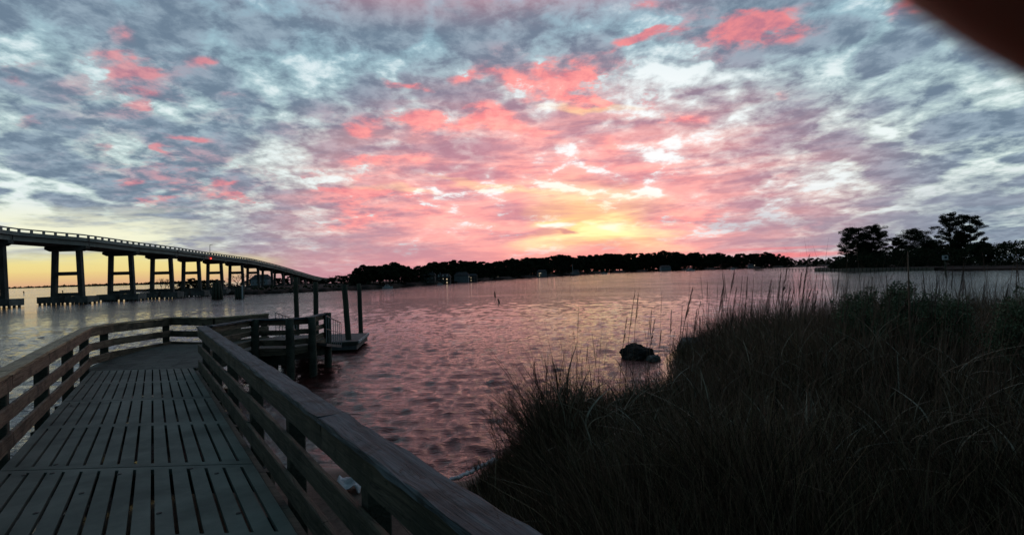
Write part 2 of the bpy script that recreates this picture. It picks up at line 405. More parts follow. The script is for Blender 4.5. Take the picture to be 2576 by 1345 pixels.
# ------------------------------------------------------------------ water
def water_height(X, Y, D):
    H = np.zeros_like(X)
    r = np.random.default_rng(5)
    for i in range(64):
        lam = 0.15 * (6.5 ** (i / 63.0))
        th = r.normal(0.10, 0.75)
        k = 2 * np.pi / lam; ph = r.uniform(0, 6.28)
        amp = 0.0042 * lam ** .55
        fade = np.clip((lam / np.maximum(D * 0.012, 1e-3) - 1.6) / 2.0, 0, 1)
        s = np.sin(k * (X * math.sin(th) + Y * math.cos(th)) + ph + .5 * np.sin(X * .13 + ph))
        H += amp * fade * (s - .35 * (1 - s * s))
    return H
NR, NA = 1000, 680
rad = 2.0 * (9000 / 2.0) ** (np.linspace(0, 1, NR) ** 1.25)
rad[0] = 0.0
ta = np.linspace(-1, 1, NA)
ang = np.where(np.abs(ta) < .9, ta / .9 * R(52), np.sign(ta) * (R(52) + (np.abs(ta) - .9) / .1 * (math.pi - R(52))))
RR, AA = np.meshgrid(rad, ang, indexing='ij')
X = RR * np.sin(AA); Y = RR * np.cos(AA)
cell = RR * (R(104) / (NA * .9))
Zw = water_height(X, Y, np.maximum(RR, 1.0) * .55 + 1.0)
Zw *= np.where(np.abs(AA) > R(55), 0, 1) * np.clip((RR - 1) / 3, 0, 1)
V = np.stack([X, Y, Zw], -1).reshape(-1, 3)
idx = np.arange(NR * NA).reshape(NR, NA)
Fq = np.stack([idx[:-1, :-1], idx[:-1, 1:], idx[1:, 1:], idx[1:, :-1]], -1).reshape(-1, 4)
m, t, p = mat_new('river_water')
geo = t.new('ShaderNodeNewGeometry').outputs['Position']
cd = t.new('ShaderNodeCameraData').outputs['View Distance']
p.inputs['Base Color'].default_value = (.045, .015, .014, 1); p.inputs['Roughness'].default_value = .05
p.inputs['IOR'].default_value = 1.333; p.inputs['Specular IOR Level'].default_value = .5
na = t.noise(t.mapping(geo, scale=(.55, 1.6, 1), rot=(0, 0, .1)), 4.6, 5, .70, .3)
nb = t.noise(t.mapping(geo, scale=(.32, 1.2, 1), rot=(0, 0, -.15)), .8, 5, .66, .3)
nc = t.noise(t.mapping(geo, scale=(.25, 1.0, 1), rot=(0, 0, .05)), .07, 4, .6, .3)
hgt = t.math('ADD', t.math('MULTIPLY', na, .060), t.math('ADD', t.math('MULTIPLY', nb, .11), t.math('MULTIPLY', nc, .8)))
b = t.new('ShaderNodeBump'); t.put(b.inputs['Strength'], t.mr(t.noise(geo, .035, 3, .6, .5), .38, .6, .5, .95)); b.inputs['Distance'].default_value = 1.0
t.put(b.inputs['Height'], hgt); t.l.new(b.outputs[0], p.inputs['Normal'])
o = npmesh('water', V, Fq, m, None, True); tag(o, kind='structure')

# ------------------------------------------------------------------ near shore ground
shore = [(-90, -40), (-40, -4), (-14, .5), (-8, 3.6), (-5.0, 6.0), (-2.9, 7.7), (-1.7, 7.5), (-.75, 6.95), (-.2, 7.5), (.35, 8.3), (1.15, 8.9), (2.0, 9.6),
         (2.8, 10.8), (3.55, 13.0), (4.05, 15.0), (4.7, 16.6), (5.5, 18.2), (7.3, 20.0), (9.8, 21.2), (14, 21.5), (24, 26), (42, 33), (90, 46), (90, -90), (-90, -90)]
SP = np.array(shore, dtype=float)
def signed(px, py):
    """distance to the shoreline, positive on land"""
    px = np.asarray(px, float); py = np.asarray(py, float)
    best = np.full(px.shape, 1e9); inside = np.zeros(px.shape, bool)
    n = len(SP)
    for i in range(n):
        x0, y0 = SP[i]; x1, y1 = SP[(i + 1) % n]
        ex, ey = x1 - x0, y1 - y0
        tt = np.clip(((px - x0) * ex + (py - y0) * ey) / (ex * ex + ey * ey), 0, 1)
        best = np.minimum(best, np.hypot(px - x0 - tt * ex, py - y0 - tt * ey))
        c = ((y0 > py) != (y1 > py))
        with np.errstate(divide='ignore', invalid='ignore'):
            xi = (x1 - x0) * (py - y0) / (y1 - y0 if y1 != y0 else 1e-9) + x0
        inside ^= c & (px < xi)
    return np.where(inside, best, -best)
def ground_z(px, py):
    s = signed(px, py)
    px = np.asarray(px, float); py = np.asarray(py, float)
    inland = .30 + .32 * np.clip((px - .2 + .60 * (py - 2)) / 2.2, 0, 1)
    z = np.where(s > 0, inland * (1 - np.exp(-s / 1.6)), .22 * s)
    z = z + .025 * np.sin(px * 2.1 + 1.3 * np.sin(py * 1.7)) * np.clip(s, 0, 1) + .02 * np.sin(py * 3.7 + px) * np.clip(s, 0, 1)
    return np.clip(z, -1.5, None)
gx = np.concatenate([np.linspace(-90, -12, 40)[:-1], np.linspace(-12, 14, 240), np.linspace(14, 90, 60)[1:]])
gy = np.concatenate([np.linspace(-90, -4, 30)[:-1], np.linspace(-4, 24, 240), np.linspace(24, 60, 40)[1:]])
GX, GY = np.meshgrid(gx, gy, indexing='ij')
GZ = ground_z(GX, GY)
idx = np.arange(GX.size).reshape(GX.shape)
Fq = np.stack([idx[:-1, :-1], idx[1:, :-1], idx[1:, 1:], idx[:-1, 1:]], -1).reshape(-1, 4)
m, t, p = mat_new('sandy_ground')
geo = t.new('ShaderNodeNewGeometry').outputs['Position']
nn = t.noise(geo, 3.0, 6, .65, .5); n_f = t.noise(geo, 26.0, 5, .7)
sz = t.new('ShaderNodeSeparateXYZ'); t.l.new(geo, sz.inputs[0])
wet = t.mr(t.math('ADD', sz.outputs[2], t.math('MULTIPLY', nn, .05)), .06, .17)
c_dry = t.mix(t.mr(nn, .35, .65), (.060, .045, .034, 1), (.12, .10, .078, 1))
c_dry = t.mix(t.mr(n_f, .52, .66), c_dry, (.035, .028, .02, 1))
t.put(p.inputs['Base Color'], t.mix(wet, (.05, .042, .036, 1), c_dry))
t.put(p.inputs['Roughness'], t.math('ADD', t.math('MULTIPLY', wet, .65), .22))
b = t.new('ShaderNodeBump'); b.inputs['Strength'].default_value = .6; b.inputs['Distance'].default_value = .03
t.put(b.inputs['Height'], t.math('MULTIPLY', t.math('ADD', nn, n_f), wet)); t.l.new(b.outputs[0], p.inputs['Normal'])
o = npmesh('ground', np.stack([GX, GY, GZ], -1).reshape(-1, 3), Fq, m, None, True); tag(o, kind='structure')

# line of foam where the ripples break on the sand
fm = MB(); pts = [G(x, y, .055) for x, y in ((1118, 1213), (1150, 1200), (1185, 1187), (1212, 1170), (1232, 1165), (1243, 1156), (1256, 1158))]
wd = [.008, .022, .03, .045, .04, .06, .04]
prev = None
for i in range(len(pts) - 1):
    for k in range(8):
        a = k / 8; q = pts[i].lerp(pts[i + 1], a) + Vector((random.uniform(-.01, .01), random.uniform(-.012, .012), 0))
        wv = (wd[i] * (1 - a) + wd[i + 1] * a) * random.uniform(.5, 1.3)
        for _ in range(5):
            c = q + Vector((random.uniform(-.02, .02), random.uniform(-wv, wv), random.uniform(0, .012)))
            s_ = random.uniform(.009, .021)
            fm.tube([c - Vector((0, 0, s_)), c, c + Vector((0, 0, s_ * .8))], [s_ * .7, s_ * 1.5, s_ * .5], 6)
tag(fm.build('foam', M_cloth, None, True), kind='stuff')

# ------------------------------------------------------------------ boardwalk
Z_DECK = .65
def bar(name, a, b, w_, h_, mat, parent, seg=None, side=0.0, jitter=.003, up=None):
    """a weathered board from a to b (centre line), w_ across, h_ high; its own local axes so that the grain runs along it"""
    a = Vector(a); b = Vector(b); d = b - a; L = d.length; x = d.normalized()
    upv = up or Vector((0, 0, 1)); y = upv.cross(x).normalized(); z = x.cross(y)
    mt = Matrix((x, y, z)).transposed().to_4x4(); mt.translation = (a + b) / 2
    n = seg or max(2, int(L / .18)); mb = MB(); c = min(w_, h_) * .16
    prof = [(-w_ / 2 + c, -h_ / 2), (w_ / 2 - c, -h_ / 2), (w_ / 2, -h_ / 2 + c), (w_ / 2, h_ / 2 - c), (w_ / 2 - c, h_ / 2), (-w_ / 2 + c, h_ / 2), (-w_ / 2, h_ / 2 - c), (-w_ / 2, -h_ / 2 + c)]
    for i in range(n + 1):
        u = -L / 2 + L * i / n
        for (py, pz) in prof:
            mb.v.append((u + (random.uniform(-jitter, jitter) if i in (0, n) else 0), py + random.uniform(-jitter, jitter), pz + random.uniform(-jitter, jitter) * .7))
    for i in range(n):
        for j in range(8):
            q = i * 8; mb.f.append((q + j, q + (j + 1) % 8, q + 8 + (j + 1) % 8, q + 8 + j))
    mb.f.append(tuple(reversed(range(8)))); mb.f.append(tuple(n * 8 + j for j in range(8)))
    o = mb.build(name, mat, parent); o.matrix_basis = mt
    return o

pier = empty('boardwalk', (0, 0, 0), 'weathered timber boardwalk with slotted grey deck panels and three-board railings bending over the water', 'boardwalk')

A_ = Vector((-6.80, 12.06, 0)); B_ = Vector((-.04, 2.0, 0)); dr = (B_ - A_).normalized()
Rend = A_ + dr * 16.5
Lc1 = G(220, 822, 1.61); Lc0 = G(0, 937, 1.61); Lc1.z = 0; Lc0.z = 0
dl = (Lc0 - Lc1).normalized(); Lend = Lc1 + dl * 15.0

def railing(name_pts, z_tops, height, out, mat, capmat, cap_w, boards, postr, posts, round_posts=False, zbot=-.6, label=None, cap_t=.04):
    """name_pts: plan polyline; out: sign of the outer side (left of travel = +1)"""
    P = [Vector((q[0], q[1], 0)) for q in name_pts]
    root = None
    for i in range(len(P) - 1):
        a, b_ = P[i].copy(), P[i + 1].copy(); za, zb = z_tops[i], z_tops[i + 1]
        d = (b_ - a); L = d.length; d.normalize(); nrm = Vector((-d.y, d.x, 0)) * out
        nb = max(1, round(L / 3.4))
        for k in range(nb):
            f0, f1 = k / nb, (k + 1) / nb
            e0 = a.lerp(b_, f0) + d * (.003 if k else 0); e1 = a.lerp(b_, f1) - d * (.003 if k < nb - 1 else 0)
            zz0 = za + (zb - za) * f0; zz1 = za + (zb - za) * f1
            o = bar('railing' if root is None else 'cap_board', (e0.x, e0.y, zz0 - cap_t / 2), (e1.x, e1.y, zz1 - cap_t / 2), cap_w, cap_t, capmat, pier if root is None else root, jitter=.008)
            if root is None:
                root = o
                if label: o['label'] = label
            inner = -nrm * (cap_w * .5 - .045)
            for (bt, bh) in boards:
                q0 = e0 + inner; q1 = e1 + inner
                o = bar('rail_board', (q0.x, q0.y, zz0 - cap_t - .003 - bt - bh / 2 + random.uniform(-.006, .006)), (q1.x, q1.y, zz1 - cap_t - .003 - bt - bh / 2 + random.uniform(-.006, .006)), .042, bh, mat, root, jitter=.0035)
    for (q, zt) in posts:
        mb = MB(); q = Vector((q[0], q[1], 0))
        if round_posts:
            nseg = 7
            pts = [(q.x + random.uniform(-.008, .008), q.y, zbot + (zt - .045 - zbot) * k / nseg) for k in range(nseg + 1)]
            mb.tube(pts, [postr * (1 + .05 * random.uniform(-1, 1)) for _ in pts], 12)
            mb.build('post', M_post, root, True)
        else:
            th = math.atan2(dr.y, dr.x)
            mt = Matrix.Translation(q) @ Matrix.Rotation(th, 4, 'Z')
            mb.box((-postr, -postr, zbot), (postr, postr, zt - .045), mt)
            o = mb.build('post', M_post, root); bv = o.modifiers.new('bevel', 'BEVEL'); bv.width = .012
    for o in root.children: o.matrix_parent_inverse = root.matrix_basis.inverted()
    return root
def wfix():
    bpy.context.view_layer.update()

def along(P0, P1, fr, off=0.0, out=1):
    d = (P1 - P0).normalized(); n = Vector((-d.y, d.x, 0)) * out
    q = P0.lerp(P1, fr) + n * off; return (q.x, q.y)

b3 = [(.0, .19), (.34, .18), (.68, .20)]
# right-hand railing: from the corner past the camera
n_r = 8
rposts = [(along(A_, Rend, (.35 + 2.05 * i) / 16.5, .055, 1), 1.61) for i in range(n_r)]
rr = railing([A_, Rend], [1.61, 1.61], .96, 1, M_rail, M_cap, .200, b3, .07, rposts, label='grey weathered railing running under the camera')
# left-hand railing and the far side of the landing
L2 = G(278, 813, 1.60); L3 = G(429, 797, 1.585); L4 = G(538, 798, 1.56); L5 = G(672, 788, 1.55)
lp = [(Lend.x, Lend.y), (Lc1.x, Lc1.y), (L2.x, L2.y), (L3.x, L3.y), (L4.x, L4.y), (L5.x, L5.y)]
zt = [1.61, 1.61, 1.60, 1.585, 1.56, 1.55]
lposts = [(along(Lc1, Lend, f, .05, -1), 1.61) for f in (.012, .17, .335, .5, .67, .84)]
for (a, b_, f, z_) in ((1, 2, .9, 1.6), (2, 3, .97, 1.58), (3, 4, .9, 1.56), (4, 5, .45, 1.555), (4, 5, .97, 1.55)):
    lposts.append((along(Vector((*lp[a], 0)), Vector((*lp[b_], 0)), f, .10, 1), z_))
b3l = [(.0, .185), (.34, .17), (.65, .18)]
lr = railing(lp, zt, .96, 1, M_rail_l, M_cap_l, .20, b3l, .085, lposts, label='warm-lit brown railing on the far left side of the boardwalk')
# platform near-side railing
P1 = G(637, 803, 1.55); P2 = G(721, 801, 1.55); P3 = G(775, 797, 1.55); P4 = G(816, 787, 1.55)
pp = [(A_.x + .12, A_.y + .10), (P1.x, P1.y), (P2.x, P2.y), (P3.x, P3.y), (P4.x, P4.y)]
pz = [1.60, 1.565, 1.555, 1.55, 1.55]
cen = Vector((-7.8, 15.6, 0))
def outw(q, d=.12):
    v = Vector((q[0], q[1], 0)) - cen; v.normalize(); return (q[0] + v.x * d, q[1] + v.y * d)
pposts = [(outw(pp[1]), 1.60), (outw(pp[2]), 1.60), (outw(pp[3]), 1.60), (outw(pp[4], .08), 1.60)]
b3p = [(.0, .14), (.27, .13), (.52, .15)]
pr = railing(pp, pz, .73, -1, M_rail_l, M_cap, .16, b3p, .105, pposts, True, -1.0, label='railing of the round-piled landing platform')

# slotted deck panels
def rail_x(y, right):
    if right: return A_.x + (y - A_.y) * dr.x / dr.y
    return Lc1.x + (y - Lc1.y) * dl.x / dl.y
rows = [(12.42, 10.86, 10.72, 9.18), (9.17, 7.62, 7.47, 5.80), (5.79, 4.22, 4.08, 2.42), (2.41, .86, .72, -.90), (-.91, -2.4, -2.5, -3.9)]
NS = 14
for (y0, y1, y2, y3) in rows:
    ys = [y0 - .004, y0 - .085, y1, y2, y3 + .10, y3 + .004]
    us = [0.0]
    for k in range(NS):
        c = (k + .75) / (NS + .5)
        us += [c - .0065, c + .0065]
    us += [1.0]
    mb = MB(); nx = len(us)
    for yv in ys:
        xl = rail_x(yv, False) + .10; xr = rail_x(yv, True) - .17
        for u in us: mb.v.append((xl + (xr - xl) * u, yv, Z_DECK))
    for j in range(5):
        for i in range(nx - 1):
            if j in (1, 3) and i % 2 == 1: continue
            q = j * nx + i; mb.f.append((q, q + nx, q + nx + 1, q + 1))
    o = mb.build('deck_panel', M_grate, pier)
    s = o.modifiers.new('thick', 'SOLIDIFY'); s.thickness = .045; s.offset = -1
    if o.data.polygons[0].normal.z < 0: o.data.flip_normals()
for (x, y) in ((205, 1240), (140, 1168), (131, 1190), (672, 1150), (668, 1175), (545, 1190), (300, 1192), (180, 1020), (520, 1012), (480, 1178), (60, 1195), (600, 1290), (90, 1290), (400, 1290)):
    q = G(x, y, Z_DECK); mb = MB(); mb.tube([(0, 0, 0), (0, 0, .006), (0, 0, .009)], [.022, .02, .008], 10)
    mb.build('bolt', M_dark, pier, False, loc=q)
# joists below
for yv in (12.35, 10.79, 9.1, 7.54, 5.73, 4.15, 2.35, .8, -.9):
    mb = MB(); mb.box((rail_x(yv, False) + .02, yv - .05, Z_DECK - .25), (rail_x(yv, True) + .02, yv + .05, Z_DECK - .05))
    mb.build('joist', M_post, pier)
for right in (True, False):
    y0, y1 = 12.4, -3.9; off = -.1 if right else .1
    mb = MB(); xa, xb = rail_x(y0, right) + off, rail_x(y1, right) + off
    th = math.atan2(y1 - y0, xb - xa); L = math.hypot(y1 - y0, xb - xa)
    mb.box((0, -.03, Z_DECK - .28), (L, .03, Z_DECK - .052), Matrix.Translation((xa, y0, 0)) @ Matrix.Rotation(th, 4, 'Z'))
    mb.build('stringer', M_post, pier)
# landing planks
poly = [(rail_x(12.42, False) + .05, 12.425), (rail_x(12.42, True) - .1, 12.425)] + pp[1:] + [lp[5], lp[4], lp[3], lp[2], lp[1]]
pc = Vector((sum(q[0] for q in poly) / len(poly), sum(q[1] for q in poly) / len(poly)))
from mathutils.geometry import tessellate_polygon
tris = tessellate_polygon([[Vector((*q, 0)) for q in poly]])
bm = bmesh.new()
pd = math.radians(24)          # run of the planks
ux, uy = Vector((math.cos(pd), math.sin(pd), 0)), Vector((-math.sin(pd), math.cos(pd), 0))
for k in range(-40, 40):
    c0 = Vector((pc.x, pc.y, 0)) + uy * (k * .145)
    for tr_ in tris:
        T = [Vector((*poly[i_], 0)) for i_ in tr_]
        if (T[1] - T[0]).cross(T[2] - T[0]).z < 0: T.reverse()
        b2 = bmesh.new()
        b2.faces.new([b2.verts.new(c0 + ux * s_ * 9 + uy * t_) for s_, t_ in ((-1, 0), (1, 0), (1, .122), (-1, .122))])
        for i_ in range(3):
            e = (T[(i_ + 1) % 3] - T[i_]).normalized()
            bmesh.ops.bisect_plane(b2, geom=b2.verts[:] + b2.edges[:] + b2.faces[:], plane_co=T[i_], plane_no=Vector((e.y, -e.x, 0)), clear_outer=True)
            if not b2.faces: break
        if b2.faces:
            for f in b2.faces: bm.faces.new([bm.verts.new(v.co) for v in f.verts])
        b2.free()
bmesh.ops.remove_doubles(bm, verts=bm.verts[:], dist=.002)
def zland(y): return Z_DECK + .17 * min(1, max(0, (y - 12.4) / 2.6))
me = bpy.data.meshes.new('plank_deck')
for v in bm.verts: v.co.z = zland(v.co.y)
bm.normal_update()
for f in bm.faces:
    if f.normal.z < 0: f.normal_flip()
bm.to_mesh(me); bm.free(); me.materials.append(M_plank)
o = bpy.data.objects.new('plank_deck', me); C.objects.link(o); o.parent = pier
s = o.modifiers.new('thick', 'SOLIDIFY'); s.thickness = .04; s.offset = -1
# fascia round the landing
ring = [poly[1]] + pp[1:] + [lp[5], lp[4], lp[3], lp[2], lp[1]]
for i in range(len(ring) - 1):
    a, b_ = ring[i], ring[i + 1]
    oa, ob = outw(a, .03), outw(b_, .03)
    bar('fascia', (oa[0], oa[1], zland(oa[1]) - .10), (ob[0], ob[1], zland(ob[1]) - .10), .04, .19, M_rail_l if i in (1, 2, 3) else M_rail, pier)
# dark bearers and piles under the landing
mb = MB()
for (a, b_) in ((pp[1], pp[4]), (lp[2], lp[5]), (pp[2], lp[3])):
    v = Vector((b_[0] - a[0], b_[1] - a[1], 0)); th = math.atan2(v.y, v.x)
    mb.box((0, -.07, .34), (v.length, .07, .60), Matrix.Translation((a[0], a[1], 0)) @ Matrix.Rotation(th, 4, 'Z'))
mb.build('bearer', M_post, pier)
for q in (lp[2], lp[3], lp[4], lp[5], (-7.6, 13.6), (-6.9, 16.6), (-8.5, 14.6), (-6.75, 15.6)):
    mb = MB(); mb.tube([(q[0], q[1], -1.0), (q[0], q[1], .58)], [.10, .095], 10); mb.build('pile', M_pile, pier, True)
for i, yv in enumerate((11.6, 8.3, 5.0, 1.6)):
    for right in (True, False):
        mb = MB(); xx = rail_x(yv, right) + (-.2 if right else .2); mb.tube([(xx, yv, -1), (xx, yv, .39)], .1, 10); mb.build('pile', M_pile, pier, True)

# ------------------------------------------------------------------ gangway and float
gr0 = G(820, 794, 1.55); gr1 = G(863, 808, 1.10); gl0 = G(693, 786, 1.58)
dg = Vector((-.5, 2.9, 0))
gr1 = Vector((gr0.x + dg.x, gr0.y + dg.y, 1.12)); gl1 = Vector((gl0.x + dg.x, gl0.y + dg.y, 1.12))
gw = empty('gangway', (0, 0, 0), 'sloping metal gangway with thin pipe handrails leading down to the float', 'gangway')
mb = MB()
c = [Vector((gr0.x, gr0.y, .80)), Vector((gr1.x, gr1.y, .40)), Vector((gl1.x, gl1.y, .40)), Vector((gl0.x, gl0.y, .80))]
i0 = len(mb.v)
mb.v += [tuple(q) for q in c] + [tuple(q - Vector((0, 0, .08))) for q in c]
mb.f += [(0, 1, 2, 3), (7, 6, 5, 4), (0, 4, 5, 1), (1, 5, 6, 2), (2, 6, 7, 3), (3, 7, 4, 0)]
mb.build('ramp', M_float, gw)
for (a, b_) in ((gr0, gr1), (gl0, gl1)):
    mb = MB(); mb.tube([a, b_], .016, 6)
    mb.tube([a - Vector((0, 0, .36)), b_ - Vector((0, 0, .34))], .011, 6)
    for k in range(8):
        q = a.lerp(b_, k / 7); mb.tube([q, q - Vector((0, 0, .72))], .010, 5)
    mb.build('handrail', M_steel, gw)
fl = empty('floating_dock', (0, 0, 0), 'low grey floating dock with white edge bumpers moored between tall piles', 'floating dock')
c1 = G(897, 858, .34); c2 = G(924, 837, .34)
ex = Vector((-1, -.04, 0)); fd = (c2 - c1)
c4 = c1 + ex * 3.6; c3 = c4 + fd
mb = MB(); cs = [c1, c2, c3, c4]
mb.v += [tuple(q) for q in cs] + [(q.x, q.y, .05) for q in cs]
mb.f += [(0, 1, 2, 3), (7, 6, 5, 4), (0, 4, 5, 1), (1, 5, 6, 2), (2, 6, 7, 3), (3, 7, 4, 0)]
mb.build('float_body', M_float, fl)
for (a, b_) in ((c1, c2), (c4, c1)):
    bar('rub_rail', (a.x, a.y, .27), (b_.x, b_.y, .27), .07, .13, M_post, fl)
for k in range(7):
    q = c1.lerp(c2, (k + .3) / 7); q2 = c1.lerp(c2, (k + .8) / 7)
    bar('bumper', (q.x + .06, q.y, .31), (q2.x + .06, q2.y, .31), .06, .09, M_white, fl)
def tallpile(xt, yt, xb, yb, zb, lab, rad=.10):
    b_ = G(xb, yb, zb); t_ = AT(xt, yt, b_.y)
    d = (t_ - b_); full = b_ - d * (1.2 / d.z)
    mb = MB(); n = 9
    mb.tube([full.lerp(t_, k / n) + Vector((random.uniform(-.006, .006), 0, 0)) for k in range(n + 1)], [rad * (1.08 - .12 * k / n) for k in range(n + 1)], 12)
    o = mb.build('mooring_pile', M_pile, None, True); tag(o, lab, 'pile', 'tall mooring piles round the floating dock')
tallpile(744, 697, 747, 826, .36, 'leftmost tall green-grey mooring pile, rising behind the platform railing', .105)
tallpile(794, 709, 796, 838, .36, 'second mooring pile from the left, ending just under the bridge', .10)
tallpile(866, 716, 877, 857, .30, 'leaning mooring pile at the near edge of the floating dock', .10)
tallpile(903, 713, 908, 834, .30, 'rightmost mooring pile at the far edge of the floating dock', .09)

# ------------------------------------------------------------------ bridge
br = empty('bridge', (-60, 110, 0), 'long concrete highway bridge on paired sloping columns, descending towards the far shore', 'bridge')
BI = Matrix.Translation((60, -110, 0))
RT = [(50, 12.2), (62, 11.45), (73, 10.70), (87, 9.50), (96, 8.80), (103, 8.30), (110, 7.88), (120, 7.25), (131, 6.30), (141, 5.3), (158, 3.55), (166, 3.0), (180, 2.6), (200, 2.5)]
def rt(d): return float(np.interp(d, [a for a, _ in RT], [b for _, b in RT]))
SCL = [(50, 1.15), (81, 1.0), (96, .84), (110, .74), (131, .66), (200, .6)]
def scl(d): return float(np.interp(d, [a for a, _ in SCL], [b for _, b in SCL]))
piers = [(-150, 67.5, 119, None), (-27, 74, 112, None), (170, 81, 104, None), (305, 89, 86, None), (407, 96, 77, None), (481, 103, 64, None), (540, 109.5, 56, None), (594, 116, 52, None),
         (636, 123, 44, None), (672, 130, 38, None), (701, 136.5, 34, None), (723, 142, 30, None), (742, 147, 28, None), (759, 152, 26, None), (774, 156.5, 24, None), (788, 161, 22, None), (801, 165.5, 20, None), (813, 170, 19, None)]
CLp = []
for (px, d, wpx, _) in piers:
    CLp.append((d, (px - PW / 2) / F * d, wpx * d / F))
ext = [(50, CLp[0][1] - (CLp[1][1] - CLp[0][1]) / (CLp[1][0] - CLp[0][0]) * 17.5, CLp[0][2])] + CLp + [(200, CLp[-1][1] - 3, 2.3)]
def cl(d): return float(np.interp(d, [a[0] for a in ext], [a[1] for a in ext]))
def hwid(d): return .5 * float(np.interp(d, [a[0] for a in ext], [a[2] for a in ext])) * 1.02
ds = np.concatenate([np.arange(52, 120, 1.5), np.arange(120, 200, 3)])
def sweep(name, prof, mat, parent=br):
    """prof(d) -> list of (x offset, z) forming a closed section"""
    mb = MB(); n = None
    for d in ds:
        pr_ = prof(d); n = len(pr_); cx = cl(d)
        for (x, z) in pr_: mb.v.append((cx + x + 60, d - 110, z))
    for k in range(len(ds) - 1):
        for j in range(n):
            q = k * n; mb.f.append((q + j, q + (j + 1) % n, q + n + (j + 1) % n, q + n + j))
    mb.f.append(tuple(range(n))); mb.f.append(tuple((len(ds) - 1) * n + j for j in reversed(range(n))))
    return mb.build(name, mat, parent)
def rect(x0, x1, z0, z1): return [(x0, z0), (x1, z0), (x1, z1), (x0, z1)]
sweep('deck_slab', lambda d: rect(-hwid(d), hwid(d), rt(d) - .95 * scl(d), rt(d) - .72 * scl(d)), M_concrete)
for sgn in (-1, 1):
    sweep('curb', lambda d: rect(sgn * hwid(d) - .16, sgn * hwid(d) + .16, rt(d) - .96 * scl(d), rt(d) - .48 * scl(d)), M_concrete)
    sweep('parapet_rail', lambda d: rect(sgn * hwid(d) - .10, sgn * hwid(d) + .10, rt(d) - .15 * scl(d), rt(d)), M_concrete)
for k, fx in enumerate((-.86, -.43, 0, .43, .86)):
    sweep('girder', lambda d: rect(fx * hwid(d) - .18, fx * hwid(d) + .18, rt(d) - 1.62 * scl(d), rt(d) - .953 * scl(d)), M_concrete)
for sgn in (-1, 1):
    d = 53.0; cnt = -16; far = MB()
    while d < 190:
        z1 = rt(d) - .145 * scl(d); z0 = rt(d) - .485 * scl(d); x = cl(d) + sgn * hwid(d)
        mb = far if (cnt >= 80 or cnt < 0 or sgn < 0) else MB()
        wv = .15 * scl(d)
        mb.box((x - .09 + 60, d - wv - 110, z0), (x + .09 + 60, d + wv - 110, z1))
        if mb is not far: mb.build('parapet_post', M_concrete, br)
        d += 1.05 * scl(d) * (1.0 if d < 120 else 1.15); cnt += 1
    if far.v:
        o = far.build('parapet_post', M_concrete, br); o['kind'] = 'stuff'
for i, (px, d, wpx, _) in enumerate(piers):
    W = wpx * d / F; cx = cl(d); s = scl(d); zc1 = rt(d) - 1.62 * s; zc0 = zc1 - .72 * s
    mb = MB(); th = .85 * s
    # pier cap with tapered ends
    prof = [(-W / 2, zc1), (-W / 2, zc1 - .38 * s), (-W / 2 + .75 * s, zc0), (W / 2 - .75 * s, zc0), (W / 2, zc1 - .38 * s), (W / 2, zc1)]
    n = len(prof); 
    for yy in (d - th / 2, d + th / 2):
        for (x, z) in prof: mb.v.append((cx + x + 60, yy - 110, z))
    mb.f.append(tuple(range(n))); mb.f.append(tuple(n + j for j in reversed(range(n))))
    for j in range(n): mb.f.append((j, n + j, n + (j + 1) % n, (j + 1) % n))
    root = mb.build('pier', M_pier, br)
    mb = MB(); xe = cl(d) + hwid(d) + .165 + 60
    mb.box((xe - .02, d - .07 - 110, rt(d) - 1.60 * s), (xe + .012, d + .07 - 110, rt(d) - .50 * s)); mb.build('expansion_joint', M_dark, br)
    fx0 = W * .29; fx1 = W * .335; zf1 = 1.1; zf0 = .2
    low = zc0 < 1.4
    for sgn in (-1, 1):
        mb = MB(); r_ = .34 * s
        x1 = cx + sgn * fx1 + 60; x0 = cx + sgn * fx0 + 60
        zb = zf1 - .02 if not low else -.5
        for (x, z) in ((x1, zb), (x0, zc0 + .02)):
            for (ax, ay) in ((-r_, -r_), (r_, -r_), (r_, r_), (-r_, r_)): mb.v.append((x + ax, d - 110 + ay * .8, z))
        mb.f += [(3, 2, 1, 0), (4, 5, 6, 7), (0, 1, 5, 4), (1, 2, 6, 5), (2, 3, 7, 6), (3, 0, 4, 7)]
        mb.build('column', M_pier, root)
        if not low:
            mb = MB(); fw = W * .27 * (1 if i < 8 else .9)
            mb.box((x1 - fw, d - 110 - 1.1 * s, zf0), (x1 + fw, d - 110 + 1.1 * s, zf1))
            for k in range(5):
                xx = x1 - fw * .86 + fw * 1.72 * k / 4
                mb.box((xx - .13, d - 110 - .95 * s, -.8), (xx + .13, d - 110 - .75 * s, zf0 + .01))
                mb.box((xx - .13, d - 110 + .5 * s, -.8), (xx + .13, d - 110 + .7 * s, zf0 + .01))
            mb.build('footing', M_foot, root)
    if zc0 > 5:
        mb = MB(); xm = W * .31; mb.box((cx - xm + 60, d - 110 - .25, 4.15), (cx + xm + 60, d - 110 + .25, 4.68)); mb.build('cross_beam', M_pier, root)
    if not low:
        mb = MB(); mb.box((cx - fx1 + 60, d - 110 - .3, 1.12), (cx + fx1 + 60, d - 110 + .3, 1.62)); mb.build('tie_beam', M_pier, root)
q = AT(530.5, 650, 105); mb = MB()
mb.tube([(0, 0, -.12), (0, 0, -.06), (0, 0, .06), (0, 0, .12)], [.05, .13, .13, .05], 10)
o = mb.build('navigation_light', M_red, br, loc=Vector((q.x + 60, q.y - 110, q.z)))
q0 = AT(528, 641, 105); q1 = AT(528, 616, 105); mb = MB()
mb.tube([q0 - Vector((-60, 110, .8)), q1 - Vector((-60, 110, 0))], [.06, .04], 6)
mb.tube([q1 - Vector((-60, 110, 0)), q1 - Vector((-60.5, 110, -.05))], [.04, .03], 6)
mb.build('mast', M_dark, br)

